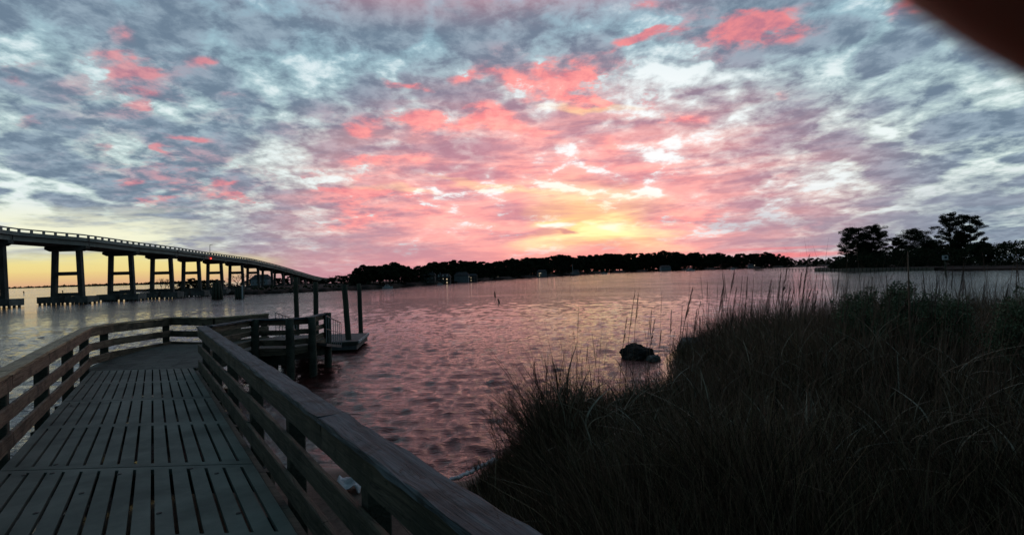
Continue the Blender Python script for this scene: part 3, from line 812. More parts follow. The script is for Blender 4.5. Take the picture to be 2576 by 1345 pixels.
# fender dolphin and gauge post by the bridge
b0 = G(547, 752, 0); mb = MB()
for k in range(9):
    a = k * 2 * math.pi / 9; rr_ = .75
    mb.tube([(math.cos(a) * rr_, math.sin(a) * rr_, -1), (math.cos(a) * .42, math.sin(a) * .42, 2.3 + .2 * (k % 3))], [.17, .15], 8)
mb.tube([(0, 0, -1), (0, 0, 3.0)], [.2, .16], 8)
o = mb.build('dolphin', M_pile, None, True, loc=b0); tag(o, 'dark cluster of fender piles standing in the water below the bridge', 'pile cluster')
b0 = G(603, 751, 0)
gp = empty('fender', b0, 'dark timber fender post with a pale gauge board near the far piers', 'fender')
mb = MB()
for k in range(4): mb.tube([(-.5 + .33 * k, 0, -1), (-.5 + .33 * k, 0, 1.6)], .2, 8)
mb.build('fender_piles', M_pile, gp, True)
mb = MB(); mb.box((.42, -.25, 0), (.62, -.2, 2.0)); mb.build('gauge_board', M_white, gp)

# ------------------------------------------------------------------ trees
def leafmesh(name, centers, radii, n, size, mat, parent, seed, flat=.7):
    """leaf-sized faces scattered through clumps"""
    r = np.random.default_rng(seed)
    cs = np.array(centers, float); rs = np.array(radii, float)
    wts = rs ** 2; wts /= wts.sum()
    ci = r.choice(len(cs), n, p=wts)
    d = r.normal(size=(n, 3)); d /= np.linalg.norm(d, axis=1)[:, None]
    rad_ = rs[ci] * r.uniform(.15, 1.0, n) ** .5
    P = cs[ci] + d * rad_[:, None] * np.array([1, 1, flat])
    a = r.normal(size=(n, 3)); a /= np.linalg.norm(a, axis=1)[:, None]
    b_ = np.cross(a, r.normal(size=(n, 3))); b_ /= np.linalg.norm(b_, axis=1)[:, None]
    s = size * r.uniform(.5, 1.35, n)[:, None]
    V = np.stack([P - a * s, P + b_ * s * .55, P + a * s, P - b_ * s * .45], 1).reshape(-1, 3)
    return npmesh(name, V, np.arange(4 * n).reshape(n, 4), mat, parent)

def pine(name, h, cw, base_frac, nclump, nleaf, leaf, seed, label, group=None, lean=0.0, flat=.6, bell=1.0):
    r = random.Random(seed)
    root = empty(name, (0, 0, 0), label, 'tree', group)
    mb = MB(); n = 7; tr = h * .016 + .03
    wob = [Vector((lean * h * (k / n) ** 1.5 + r.uniform(-.01, .01) * h, r.uniform(-.01, .01) * h, h * .93 * k / n - (.5 if k == 0 else 0))) for k in range(n + 1)]
    mb.tube(wob, [tr * (1 - .8 * k / n) for k in range(n + 1)], 7)
    cs, rs = [], []
    for i in range(nclump):
        f = base_frac + (1 - base_frac) * ((i + r.random()) / nclump)
        g = (f - base_frac) / (1 - base_frac)
        reach = cw * .5 * (math.sin(math.pi * min(1, .18 + .80 * g ** bell)) ** .7) * r.uniform(.55, 1.08)
        a = r.uniform(0, 6.28)
        t0 = wob[min(n, int(f * n * .92))]
        c = Vector((t0.x + math.cos(a) * reach, t0.y + math.sin(a) * reach, h * f * .95 + r.uniform(-.02, .03) * h))
        rad_ = cw * r.uniform(.10, .19)
        cs.append(tuple(c)); rs.append(rad_)
        s0 = Vector((t0.x, t0.y, c.z - reach * .35))
        mid = s0.lerp(c, .5) + Vector((0, 0, -.02 * h))
        mb.tube([s0, mid, c], [tr * .35, tr * .22, tr * .1], 4, False)
    for k in range(3):
        cs.append((wob[-1].x + r.uniform(-.1, .1) * cw, r.uniform(-.1, .1) * cw, h * .93)); rs.append(cw * .14)
    mb.build('trunk', M_bark, root)
    leafmesh('crown', cs, rs, nleaf, leaf, M_leaf, root, seed, flat)
    return root

def bare(name, h, spread, seed, label, group=None, depth=5, mat=None, th=.018):
    r = random.Random(seed)
    root = empty(name, (0, 0, 0), label, 'tree', group)
    tm, cm = MB(), MB()
    def grow(p, d, L, rad_, lev):
        q = p + d * L; mid = p.lerp(q, .5) + Vector((r.uniform(-1, 1), r.uniform(-1, 1), 0)) * L * .07
        (tm if lev < 2 else cm).tube([p, mid, q], [rad_, rad_ * .85, rad_ * .68], 5 if lev < 2 else 3, False)
        if lev >= depth: return
        for k in range(3 if lev else 4):
            nd = (d + Vector((r.uniform(-1, 1), r.uniform(-1, 1), r.uniform(-.25, .5))) * spread).normalized()
            st = p.lerp(q, r.uniform(.5, 1.0))
            grow(st, nd, L * r.uniform(.58, .82), rad_ * .58, lev + 1)
    grow(Vector((0, 0, -.3)), Vector((0, 0, 1)), h * .36, h * th, 0)
    tm.build('trunk', M_bark, root); cm.build('branches', mat or M_bare, root)
    return root

# far shore: a low bank with a wood on it
WL = [(560, 741), (640, 740), (720, 737), (790, 734), (859, 730.5), (915, 727), (985, 722.5), (1059, 717.5), (1125, 712.5), (1191, 707.5), (1306, 699.5), (1446, 691), (1518, 686.5), (1652, 682), (1787, 678), (1921, 674), (1985, 672.2), (2110, 668.3), (2300, 662.6)]
TOP = [(560, 716), (640, 712), (700, 712), (760, 712), (800, 704), (825, 697), (845, 694), (872, 690), (886, 700), (893, 680), (913, 669), (940, 670), (958, 669), (986, 664), (1012, 666), (1035, 673), (1052, 673), (1090, 662), (1130, 658), (1176, 657), (1210, 660), (1228, 664), (1269, 654), (1306, 654), (1338, 650), (1367, 649), (1423, 643), (1443, 648), (1478, 647), (1513, 641), (1572, 642), (1612, 640), (1652, 635), (1706, 637), (1714, 643), (1738, 637), (1773, 642), (1797, 639), (1848, 643), (1894, 639), (1934, 639), (1953, 643), (1972, 643), (1988, 652), (2028, 654), (2110, 650), (2300, 648)]
def itp(tab, x): return float(np.interp(x, [a for a, _ in tab], [b for _, b in tab]))
mb = MB(); xs = np.arange(560, 2300, 12)
for x in xs:
    q = G(x, itp(WL, x) + .6 * math.sin(x * .11), 0); dv = Vector((q.x, q.y, 0)).normalized(); s = q.y / 250
    for (o_, z_) in ((-1.5 * s, -.4), (0, .02), (.8 * s, .35 + .2 * s), (8 * s, .6 + .5 * s), (90 * s, 1.0 + .8 * s)):
        mb.v.append((q.x + dv.x * o_, q.y + dv.y * o_, z_))
for i in range(len(xs) - 1):
    for j in range(4):
        a = i * 5 + j; mb.f.append((a, a + 5, a + 6, a + 1))
M_land = simple('shore_soil', (.012, .010, .008), (.028, .022, .018), .3, .95, .3)
tag(mb.build('far_shore', M_land, None, True), kind='structure')

protos = []
for k in range(6):
    pr0 = pine('pine_tree', 10, [6.2, 5.4, 7.0, 5.0, 6.0, 7.4][k], [.30, .16, .36, .10, .06, .2][k], [22, 26, 22, 28, 30, 26][k], 2200, .34, 40 + k,
               'dark pine in the unbroken wood along the far shore', 'pines of the wood along the far shore', 0, .7)
    protos.append(pr0)
used = [False] * 6
def place(k, loc, rz, sx, label=None, group=None):
    if not used[k]:
        used[k] = True; o = protos[k]; o.location = loc; o.rotation_euler = (0, 0, rz); o.scale = sx
        if label: o['label'] = label
        if group: o['group'] = group
        return o
    return dup(protos[k], loc, rz, sx, label, group)
rt_ = random.Random(3)
x = 893.0
while x < 2125:
    step = 15 if x < 1100 else (13 if x < 1500 else 12.5)
    for row in range(3):
        xx = x + row * step / 3 + rt_.uniform(-.4, .4) * step
        wl = itp(WL, xx); q = G(xx, wl, 0); d = q.y * (1.03 + .05 * row + rt_.uniform(0, .03)); X_ = q.x / q.y * d
        top = itp(TOP, xx) - 2.5 + (rt_.uniform(-3.5, 2) if row == 1 else rt_.uniform(1, 9))
        h = EYE + (hor(xx) - top) * d / F - .5
        if h < 1: continue
        kk = rt_.randrange(6)
        sw = h / 10 * rt_.uniform(1.1, 1.5)
        if 925 < xx < 1010: kk = rt_.choice((0, 2))
        place(kk, (X_, d, .45), rt_.uniform(0, 6.28), (sw, sw, h / 10))
    x += step
# darker fringe of bushes at the water's edge
cs, rs = [], []
for x in np.arange(640, 2120, 5.0):
    if 930 < x < 1000 or 1098 < x < 1130 or 1145 < x < 1195: 
        if random.random() < .8: continue
    wl = itp(WL, x); q = G(x, wl, 0); d = q.y * random.uniform(1.02, 1.05)
    s = d / F; cs.append((q.x / q.y * d, d, .5 + random.uniform(0, 9) * s)); rs.append(random.uniform(6, 11) * s)
o = leafmesh('undergrowth', cs, rs, 30000, .45, M_leaf, None, 5, .6); tag(o, kind='stuff')
# land and trees behind the bridge
lw = []
for i, x in enumerate(np.arange(452, 885, 11.0)):
    xx = x + rt_.uniform(-3, 3); wl = 736 if x > 560 else 733
    d = 150 + rt_.uniform(0, 25)
    if x > 800: d = 140 + rt_.uniform(0, 10)
    top = np.interp(xx, [452, 480, 520, 560, 600, 625, 655, 700, 760, 800, 850, 885], [712, 703, 709, 711, 715, 700, 712, 697, 697, 706, 692, 692]) + rt_.uniform(-3, 5)
    h = EYE + (hor(xx) - top) * d / F
    h = max(h, 1.6)
    q = ray(xx, 700); kk = rt_.choice((3, 4, 1, 5)); sw = h / 10 * rt_.uniform(1.3, 1.9)
    place(kk, (q.x / q.y * d, d, .2), rt_.uniform(0, 6.28), (sw, sw, h / 10), 'low dark pine standing on the land behind the bridge piers', 'low pines behind the bridge')
# marsh spit at the left
mb = MB(); xs = np.arange(300, 640, 10)
for x in xs:
    wl = np.interp(x, [300, 340, 640], [733, 734, 738]); q = G(x, wl, 0); hh = np.interp(x, [300, 330, 450, 640], [.05, .35, .7, .9])
    for (f_, z_) in ((.99, -.3), (1.0, .05), (1.01, hh), (1.3, hh), (1.32, -.2)): mb.v.append((q.x * f_, q.y * f_, z_))
for i in range(len(xs) - 1):
    for j in range(4):
        a = i * 5 + j; mb.f.append((a, a + 5, a + 6, a + 1))
tag(mb.build('marsh', M_land, None, True), kind='structure')
cs, rs = [], []
for x in np.arange(330, 650, 3.0):
    wl = np.interp(x, [300, 340, 640], [733, 734, 738]); q = G(x, wl, 0); f_ = random.uniform(1.01, 1.08)
    cs.append((q.x * f_, q.y * f_, .5)); rs.append(random.uniform(.3, .9) * np.interp(x, [330, 450], [.5, 1.3]))
o = leafmesh('marsh_scrub', cs, rs, 9000, .28, M_leaf, None, 8, .6); tag(o, kind='stuff')
NTH = ['first', 'second', 'third', 'fourth', 'fifth', 'sixth', 'seventh', 'eighth', 'ninth']
bp = bare('bare_tree', 10, .62, 11, 'first thin leafless tree from the left on the marsh behind the bridge', 'leafless trees on the marsh')
bspots = [(405, 150, 700), (415, 152, 711), (424, 150, 701), (436, 155, 716), (462, 150, 706), (505, 160, 708), (530, 155, 706), (556, 160, 708), (572, 155, 711)]
for i, (x, d, top) in enumerate(bspots):
    h = EYE + (hor(x) - top) * d / F + .8; q = ray(x, 700)
    loc = (q.x / q.y * d, d, .2); sw = h / 10 * .8
    if i == 0: bp.location = loc; bp.scale = (sw, sw, h / 10 * 1.0)
    else: dup(bp, loc, i * 1.7, (sw, sw, h / 10), NTH[i] + ' thin leafless tree from the left on the marsh behind the bridge')
bp2 = bare('bare_tree', 10, .95, 17, 'broad leafless tree farthest left of the house behind the bridge', 'broad leafless trees beside the house')
for i, (x, d, top) in enumerate([(598, 165, 676), (622, 168, 672), (668, 165, 680), (838, 150, 684), (856, 150, 683)]):
    h = EYE + (hor(x) - top) * d / F; q = ray(x, 700); loc = (q.x / q.y * d, d, .2); sw = h / 10
    lab = [None, 'broad leafless tree just left of the house behind the bridge', 'broad leafless tree just right of the house behind the bridge', 'left one of two leafless trees beyond the low end of the bridge', 'right one of two leafless trees beyond the low end of the bridge'][i]
    grp = None if i < 3 else 'broad leafless trees beyond the bridge end'
    if i == 0: bp2.location = loc; bp2.scale = (sw, sw, sw)
    else: dup(bp2, loc, i * 2.1, (sw, sw, sw), lab, grp)
for (x0, x1, dd) in ((-260, 560, 2600),):
    cs, rs = [], []
    mbx = MB()
    for x in np.arange(x0, x1, 6.0):
        q = ray(x, hor(x)); s = dd / q.y; top_ = np.interp(x, [-260, 0, 560], [2.5, 2.5, 8])
        cs.append((q.x * s, dd, 2)); rs.append(top_ / F * dd * random.uniform(.8, 1.3))
    o = leafmesh('distant_wood', cs, rs, 5000, 7, M_leaf, None, 9, .55); tag(o, kind='stuff')

# houses
def house(name, x0, x1, ytop, yeave, ybot, d, label, wall, gable=False, chim=None, wins=3, lit=None, dormers=0):
    a = AT(x0, ybot, d); b_ = AT(x1, ybot, d); W = b_.x - a.x
    zb = a.z - 1.0; ze = AT((x0 + x1) / 2, yeave, d).z; zt_ = AT((x0 + x1) / 2, ytop, d).z; D = W * .7
    root = empty(name, (a.x, d, zb), label, 'house'); he = ze - zb; ht = zt_ - zb
    mb = MB(); mb.box((0, 0, 0), (W, D, he))
    if gable:
        i = len(mb.v); mb.v += [(0, .0, he), (W, .0, he), (W / 2, .0, ht), (0, D, he), (W, D, he), (W / 2, D, ht)]
        mb.f += [(i, i + 1, i + 2), (i + 5, i + 4, i + 3)]
    mb.build('wall', wall, root)
    mb = MB(); e = W * .05; tk = W * .02
    if gable:
        for s in (0, 1):
            xa = -e if s == 0 else W + e
            p_ = [(xa, -e, he - e * .6), (W / 2, -e, ht), (W / 2, D + e, ht), (xa, D + e, he - e * .6)]
            mb.face(p_); mb.face([(q[0], q[1], q[2] + tk) for q in p_])
    else:
        r0, r1 = W * .12, W * .88
        P_ = [(-e, -e, he), (W + e, -e, he), (W + e, D + e, he), (-e, D + e, he), (r0, D / 2, ht), (r1, D / 2, ht)]
        i = len(mb.v); mb.v += P_; mb.f += [(i, i + 1, i + 5, i + 4), (i + 1, i + 2, i + 5), (i + 2, i + 3, i + 4, i + 5), (i + 3, i, i + 4), (i + 3, i + 2, i + 1, i)]
    ro = mb.build('roof', M_roof, root)
    if chim:
        mb = MB(); mb.box((W * chim - W * .03, D * .3, he * .8), (W * chim + W * .03, D * .3 + W * .06, ht * 1.12)); mb.build('chimney', M_wall, ro)
    for k in range(dormers):
        u = W * (k + .7) / (dormers + .4); dw = W * .045; mb = MB()
        mb.box((u - dw, D * .02, he * .98), (u + dw, D * .35, he + (ht - he) * .55))
        i = len(mb.v); mb.v += [(u - dw * 1.2, D * .0, he + (ht - he) * .55), (u + dw * 1.2, D * .0, he + (ht - he) * .55), (u, D * .0, he + (ht - he) * .8), (u, D * .4, he + (ht - he) * .8)]
        mb.f += [(i, i + 1, i + 2), (i, i + 2, i + 3), (i + 1, i + 3, i + 2)]
        mb.build('dormer', M_white, ro)
    for k in range(wins):
        u = W * (k + .7) / (wins + .4); s = W * .05
        for zz_ in ((.62,) if he < W * .45 else (.35, .75)):
            mb = MB(); mb.box((u - s, -.02 * W, he * zz_ - s * 1.1), (u + s, -.002, he * zz_ + s * 1.1))
            fr_ = mb.build('window', M_white, root)
            mb = MB(); mb.box((u - s * .75, -.026 * W, he * zz_ - s * .85), (u + s * .75, -.0201 * W, he * zz_ + s * .85))
            mb.build('pane', M_lit if lit == k else M_window, fr_)
    return root
house('house', 631, 673, 690, 701, 729, 148, 'pale blue-grey two-storey house with a hipped roof seen under the bridge', simple('pale_blue_siding', (.26, .30, .33), (.34, .38, .41), .6, .9, .1), wins=4)
house('house', 1060, 1094, 684, 692, 713, 168, 'dim grey brick house standing left of the dormered house on the shore', M_brick, chim=.8, wins=3)
house('house', 1096, 1132, 688, 697, 710, 176, 'low house with three white dormers and a chimney on the far shore', M_brick, chim=.3, wins=3, lit=2, dormers=3)
house('house', 1143, 1178, 684, 693, 705, 190, 'pale gabled house, the largest and brightest on the far shore', M_wall, gable=False, wins=3)
house('house', 1179, 1200, 688, 694, 704, 196, 'small dark wing of a house with one lit window beside the pale house', M_brick, wins=2, lit=0)
house('house', 1352, 1376, 678, 684, 694, 330, 'small grey house with a glowing porch in the middle of the wood', M_wall, wins=3, lit=0)
house('house', 1443, 1457, 678, 682, 688, 420, 'tiny grey house just right of the sailing boat', M_wall, wins=2)
house('house', 1664, 1688, 667, 671, 680, 640, 'grey house half hidden among the trees right of the sunset', M_wall, wins=3)
house('house', 1884, 1896, 663, 667, 672, 700, 'tiny house beside the bright lamp near the end of the far wood', M_wall, wins=2)
def lamp(x, y, d, label, s=.10):
    q = AT(x, y, d); root = empty('lamp', (q.x, q.y, .3), label, 'lamp'); mb = MB()
    k = d / 190; z = q.z - .3
    mb.tube([(0, 0, 0), (0, 0, z)], .03 * k, 6); mb.build('lamp_post', M_dark, root)
    mb = MB(); mb.tube([(0, 0, z - s * k), (0, 0, z), (0, 0, z + s * k)], [s * k * .5, s * k, s * k * .4], 8); mb.build('lamp_head', M_lamp, root, True)
lamp(1115, 701, 165, 'small bright lamp in front of the dormered house'); lamp(1360, 687, 300, 'yellowish lamp shining on the middle of the far shore', .12)
lamp(1898, 667, 600, 'single white lamp near the right end of the far wood', .12); lamp(1180, 696, 180, 'lamp between the pale house and its dark wing', .07)
lamp(1253, 696, 230, 'faint lamp among the trees right of the pale house', .05)

# boats
def motorboat(x0, x1, ybot, d, label, group=None):
    a = AT(x0, ybot, d); b_ = AT(x1, ybot, d); L = b_.x - a.x
    root = empty('motorboat', ((a.x + b_.x) / 2, d, 0), label, 'boat', group)
    mb = MB(); st = 9
    for k in range(st + 1):
        u = k / st; wv = L * .14 * (1 - u ** 3) + .01; sh = L * (.14 + .05 * u * u)
        x = -L / 2 + L * u
        mb.v += [(x, -wv, sh), (x - L * .02 * u, -wv * .55, -.15), (x - L * .02 * u, wv * .55, -.15), (x, wv, sh)]
    for k in range(st):
        for j in range(4): mb.f.append((k * 4 + j, k * 4 + (j + 1) % 4, k * 4 + 4 + (j + 1) % 4, k * 4 + 4 + j))
    mb.f += [(3, 2, 1, 0), tuple(st * 4 + j for j in range(4))]
    mb.build('hull', M_white, root)
    mb = MB(); h0 = L * .15
    mb.box((-L * .28, -L * .09, h0), (L * .18, L * .09, h0 + L * .12)); mb.box((-L * .22, -L * .1, h0 + L * .225), (L * .06, L * .1, h0 + L * .24))
    for (x, y) in ((-.2, -.08), (.04, -.08), (-.2, .08), (.04, .08)): mb.box((x * L - .01 * L, y * L - .01 * L, h0 + L * .12), (x * L + .01 * L, y * L + .01 * L, h0 + L * .226))
    cb = mb.build('cabin', M_white, root)
    mb = MB(); mb.box((-L * .24, -L * .094, h0 + L * .045), (L * .12, -L * .0905, h0 + L * .09)); mb.build('window', M_window, cb)
    return root
motorboat(962, 988, 718, 128, 'white cabin cruiser moored under the tall pines', 'white motorboats')
motorboat(1726, 1748, 681, 560, 'small white motorboat moored right of the sunset', 'white motorboats')
motorboat(1100, 1114, 711.5, 160, 'low white skiff in front of the dormered house', 'white motorboats')
motorboat(1512, 1528, 686.5, 470, 'tiny pale boat lying under the middle of the wood', 'white motorboats')
motorboat(1838, 1850, 677, 640, 'tiny boat near the right end of the wood', 'white motorboats')
q = G(1441, 694, 0); d = q.y; root = empty('sailboat', q, 'small sailing boat with a bare mast moored off the far shore', 'boat'); k = d / F
mb = MB()
for u in range(8):
    f_ = u / 7; wv = 2.0 * k * math.sin(math.pi * min(.98, .25 + .73 * f_)) + .02; x = (-7 + 14 * f_) * k
    mb.v += [(x, -wv, 3.5 * k + k * f_), (x, -wv * .4, -.1), (x, wv * .4, -.1), (x, wv, 3.5 * k + k * f_)]
for u in range(7):
    for j in range(4): mb.f.append((u * 4 + j, u * 4 + (j + 1) % 4, u * 4 + 4 + (j + 1) % 4, u * 4 + 4 + j))
mb.f += [(3, 2, 1, 0), tuple(28 + j for j in range(4))]
mb.build('hull', simple('boat_hull', (.10, .10, .11), (.18, .18, .2), 2, .5, 0), root)
mb = MB(); mb.box((-3 * k, -1.2 * k, 3.6 * k), (2.5 * k, 1.2 * k, 6.5 * k)); mb.build('cabin', M_wall, root)
mb = MB(); mb.tube([(0, 0, 3 * k), (0, 0, 30 * k)], [.5 * k, .3 * k], 6); mb.tube([(0, 0, 8 * k), (-6 * k, 0, 8.5 * k)], .35 * k, 6); mb.build('mast', M_white, root)

# ------------------------------------------------------------------ wooded point at the right
PWL = [(2050, 683), (2120, 683), (2200, 682), (2343, 680), (2450, 679), (2576, 678.5), (2720, 678)]
mb = MB(); xs = np.arange(2050, 2730, 10)
fr = []
for x in xs:
    q = G(x, itp(PWL, x), 0); fr.append(q)
    f2 = 2.1 if x > 2100 else 1.2 + .9 * (x - 2050) / 50
    for (f_, z_) in ((1.0, -.5), (1.0, .9), (1.06, 1.0), (1.4, 1.2), (f2, 1.2), (f2 + .02, -.5)):
        mb.v.append((q.x * f_, q.y * f_, z_ if x < 2380 or z_ != .9 else .35))
n = 6
for i in range(len(xs) - 1):
    for j in range(n - 1):
        a = i * n + j; mb.f.append((a, a + n, a + n + 1, a + 1))
mb.f.append(tuple(range(n)))
tag(mb.build('point', M_land, None), kind='structure')
bw = empty('bulkhead', fr[0], 'long low timber bulkhead holding the edge of the wooded point', 'sea wall')
bo = Vector(fr[0])
mb = MB()
for i in range(len(xs) - 1):
    if xs[i] > 2345: break
    a, b_ = fr[i] * .998 - bo, fr[i + 1] * .998 - bo
    a2, b2_ = fr[i] * .994 - bo, fr[i + 1] * .994 - bo
    z0, z1 = -.5, 1.12 - .3 * (xs[i] - 2050) / 300
    i0 = len(mb.v); mb.v += [(a.x, a.y, z0), (b_.x, b_.y, z0), (b_.x, b_.y, z1), (a.x, a.y, z1), (a2.x, a2.y, z0), (b2_.x, b2_.y, z0), (b2_.x, b2_.y, z1), (a2.x, a2.y, z1)]
    mb.f += [tuple(i0 + q for q in f_) for f_ in ((0, 1, 2, 3), (7, 6, 5, 4), (3, 2, 6, 7), (0, 4, 5, 1), (1, 5, 6, 2), (4, 0, 3, 7))]
mb.build('sheeting', M_bulk, bw)
for i in range(0, 29):
    a = fr[i] * .990 - bo; mb = MB(); mb.tube([(a.x, a.y, -.6), (a.x, a.y, 1.25 - .3 * i / 29)], .16, 6); mb.build('pile', M_pile, bw)

def on_point(x, f=1.12):
    q = G(x, itp(PWL, x), 0); return Vector((q.x * f, q.y * f, 1.0))
def hat(loc, x, top):
    return EYE + (hor(x) - top) * loc.y / F - loc.z
def point_pine(h, cw, bf, seed, label, bell):
    """an open loblolly crown: limbs in loose tiers, each carrying several small flat tufts"""
    r = random.Random(seed); root = empty('pine_tree', (0, 0, 0), label, 'tree', 'trees on the wooded point')
    mb = MB(); n = 8; tr = h * .015 + .04
    wob = [Vector((r.uniform(-.012, .012) * h, r.uniform(-.01, .01) * h, h * .95 * k / n - (.5 if k == 0 else 0))) for k in range(n + 1)]
    mb.tube(wob, [tr * (1 - .82 * k / n) for k in range(n + 1)], 7)
    cs, rs = [], []; nl = 34 if cw < 9 else 50
    for i in range(nl):
        g = (i + r.random()) / nl; f = bf + (1 - bf) * g
        prof = max(.10, math.sin(math.pi * min(1.0, .22 + .68 * g ** bell))) ** .55
        reach = cw * .5 * prof * r.choice((.6, .85, 1.0, 1.08, 1.15))
        a = i * 2.4 + r.uniform(-.5, .5); u = min(n - 1, int(f * n)); t0 = wob[u]
        s0 = Vector((t0.x, t0.y, h * f * .95 - reach * .22)); c = Vector((t0.x + math.cos(a) * reach, t0.y + math.sin(a) * reach, h * f * .96 + r.uniform(-.01, .02) * h))
        mid = s0.lerp(c, .5) - Vector((0, 0, .012 * h)); mb.tube([s0, mid, c], [tr * .34, tr * .2, tr * .08], 4, False)
        for q_ in range(6):
            p_ = s0.lerp(c, r.uniform(.40, 1.05)) + Vector((r.uniform(-.08, .08) * cw, r.uniform(-.08, .08) * cw, r.uniform(-.01, .035) * h))
            cs.append(tuple(p_)); rs.append(cw * r.uniform(.07, .14))
    for q_ in range(8):
        cs.append((wob[-1].x + r.uniform(-.12, .12) * cw, r.uniform(-.1, .1) * cw, h * r.uniform(.90, .985))); rs.append(cw * r.uniform(.05, .08))
    mb.build('trunk', M_bark, root)
    leafmesh('crown', cs, rs, 24000 if cw < 9 else 42000, .155, M_leaf, root, seed, .58)
    return root
big = [(2149, 571, 54, .22, 'pine with a rounded open crown, leftmost on the wooded point', 101, 1.15, .9),
       (2201, 566, 56, .25, 'pine with stepped branches, second from the left on the wooded point', 105, 1.2, .85),
       (2304, 575, 74, .05, 'broad dense tree between the two pairs of pines on the point', 103, 1.25, 1.1),
       (2393, 536, 58, .28, 'tallest pine on the point, left of the closely set pair', 109, 1.15, .8),
       (2443, 538, 58, .20, 'tall pine with long right-hand limbs, right of the closely set pair', 107, 1.17, .75),
       (2262, 597, 36, .10, 'small round pine left of the broad dense tree', 110, 1.2, 1.0),
       (2476, 607, 34, .12, 'short bushy pine at the foot of the tall pair', 111, 1.12, 1.0),
       (2180, 606, 44, .06, 'low dark tree filling the gap between the first two pines', 112, 1.2, 1.0),
       (2345, 605, 52, .05, 'low dark tree just left of the tallest pine', 113, 1.25, 1.0),
       (2415, 590, 44, .05, 'dark low tree under the tall pair of pines', 114, 1.2, 1.0)]
for (x, top, wpx, bf, lab, seed, f_, bell) in big:
    loc = on_point(x, f_); h = hat(loc, x, top); cw = wpx * loc.y / F * 1.12
    o = point_pine(h, cw, bf, seed, lab, bell)
    o.location = loc
cs, rs = [], []
for x in np.arange(2095, 2720, 4.0):
    for _ in range(5):
        loc = on_point(x, random.uniform(1.06, 1.30)); s = loc.y / F
        tp = np.interp(x, [2095, 2115, 2160, 2240, 2300, 2480, 2600, 2720], [672, 655, 640, 638, 626, 616, 606, 604])
        hh = max(.5, hat(loc, x, tp)) * random.uniform(.03, 1.0)
        cs.append((loc.x, loc.y, loc.z + hh)); rs.append(random.uniform(8, 15) * s)
o = leafmesh('undergrowth', cs, rs, 60000, .26, M_leaf, None, 15, .7); tag(o, kind='stuff')
for (x, top, sp, sd_, lab) in ((2244, 612, .9, 21, 'leafless arching tree in the gap beside the second pine'), (2302, 571, .7, 22, 'leafless twiggy tree top rising through the broad dense tree'),
                         (2508, 600, .8, 23, 'leafless tree just right of the short bushy pine'), (2545, 597, .9, 24, 'fine-twigged leafless tree near the right edge of the point'), (2590, 600, .9, 25, 'leafless tree at the far right of the point')):
    loc = on_point(x, 1.2); h = hat(loc, x, top)
    o = bare('bare_tree', h * .85, sp, sd_, lab, 'leafless trees on the wooded point', 5, None, .012); o.location = loc
# square board on a post in the water
q = G(2381, 700, 0); s = q.y / F
root = empty('channel_marker', q, 'square white sign board on a thin post standing in the water off the point', 'sign')
mb = MB(); mb.tube([(0, 0, -1), (-.18, 0, 48 * s)], .09, 8); mb.build('post', M_pile, root)
mb = MB(); mb.box((-.18 - 7.5 * s, -.14, 47 * s), (-.18 + 7.5 * s, -.10, 58 * s)); bd = mb.build('sign_board', M_white, root)
mb = MB(); mb.box((-.18 - 2 * s, -.146, 50 * s), (-.18 + 4.5 * s, -.142, 56 * s)); mb.build('sign_panel', M_roof, bd)
# long low dock
q0 = G(1898, 680.5, 0); q1 = G(2056, 681.5, 0); dv = q1 - q0
root = empty('dock', q0, 'long thin dock on paired posts reaching out from the wooded point', 'dock')
s = q0.y / F; L = dv.length; th = math.atan2(dv.y, dv.x)
root.rotation_euler = (0, 0, th)
mb = MB(); mb.box((0, -.7, 3.0 * s), (L * .19, .9, 3.9 * s)); mb.box((L * .19, -.35, 3.3 * s), (L, .35, 3.75 * s)); mb.build('deck', M_pile, root)
xs_ = [L * .19 * k / 6 for k in range(7)] + [L * .19 + (L * .81) * (k + .5) / 9 for k in range(9)]
for k, xx in enumerate(xs_):
    for yy in (-.6, .6):
        tp = random.uniform(5.5, 8) * s if k < 7 else 4.0 * s
        mb = MB(); mb.tube([(xx + (yy * .9 if k >= 7 else 0), yy, -1), (xx + (yy * .9 if k >= 7 else 0), yy, tp)], .75 * s * .8, 6); mb.build('post', M_pile, root)

# stakes and day marks in the water
def stake(xt, yt, xb, yb, r_, label, board=False):
    b_ = G(xb, yb, 0); t_ = AT(xt, yt, b_.y); k = b_.y / F
    root = empty('stake', b_, label, 'stake', 'stakes standing in the open water')
    mb = MB(); d = t_ - b_; mb.tube([-d * .5, d * .5, d], [r_ * k, r_ * k, r_ * k * .8], 8); mb.build('post', M_pile, root)
    if board:
        mb = MB(); mb.box((d.x - 1.8 * k, -.05 - r_ * k, d.z - 2.2 * k), (d.x + 1.8 * k, -r_ * k, d.z)); mb.build('board', M_roof, root)
stake(1244.5, 733, 1245.5, 746, 1.9, 'upright wooden stake in the pink water, farther of the two in mid-river')
stake(1252.5, 751, 1256, 762, 2.0, 'short leaning stake in the pink water, nearer of the two in mid-river')
stake(17, 731, 17, 738, 1.2, 'day mark in open water left of the first full bridge pier', True)
stake(60, 732, 60, 738, 1.0, 'day mark in open water right of the nearest bridge column', True)
stake(158, 730.5, 158, 737, 1.0, 'day mark seen between the legs of the first full bridge pier', True)

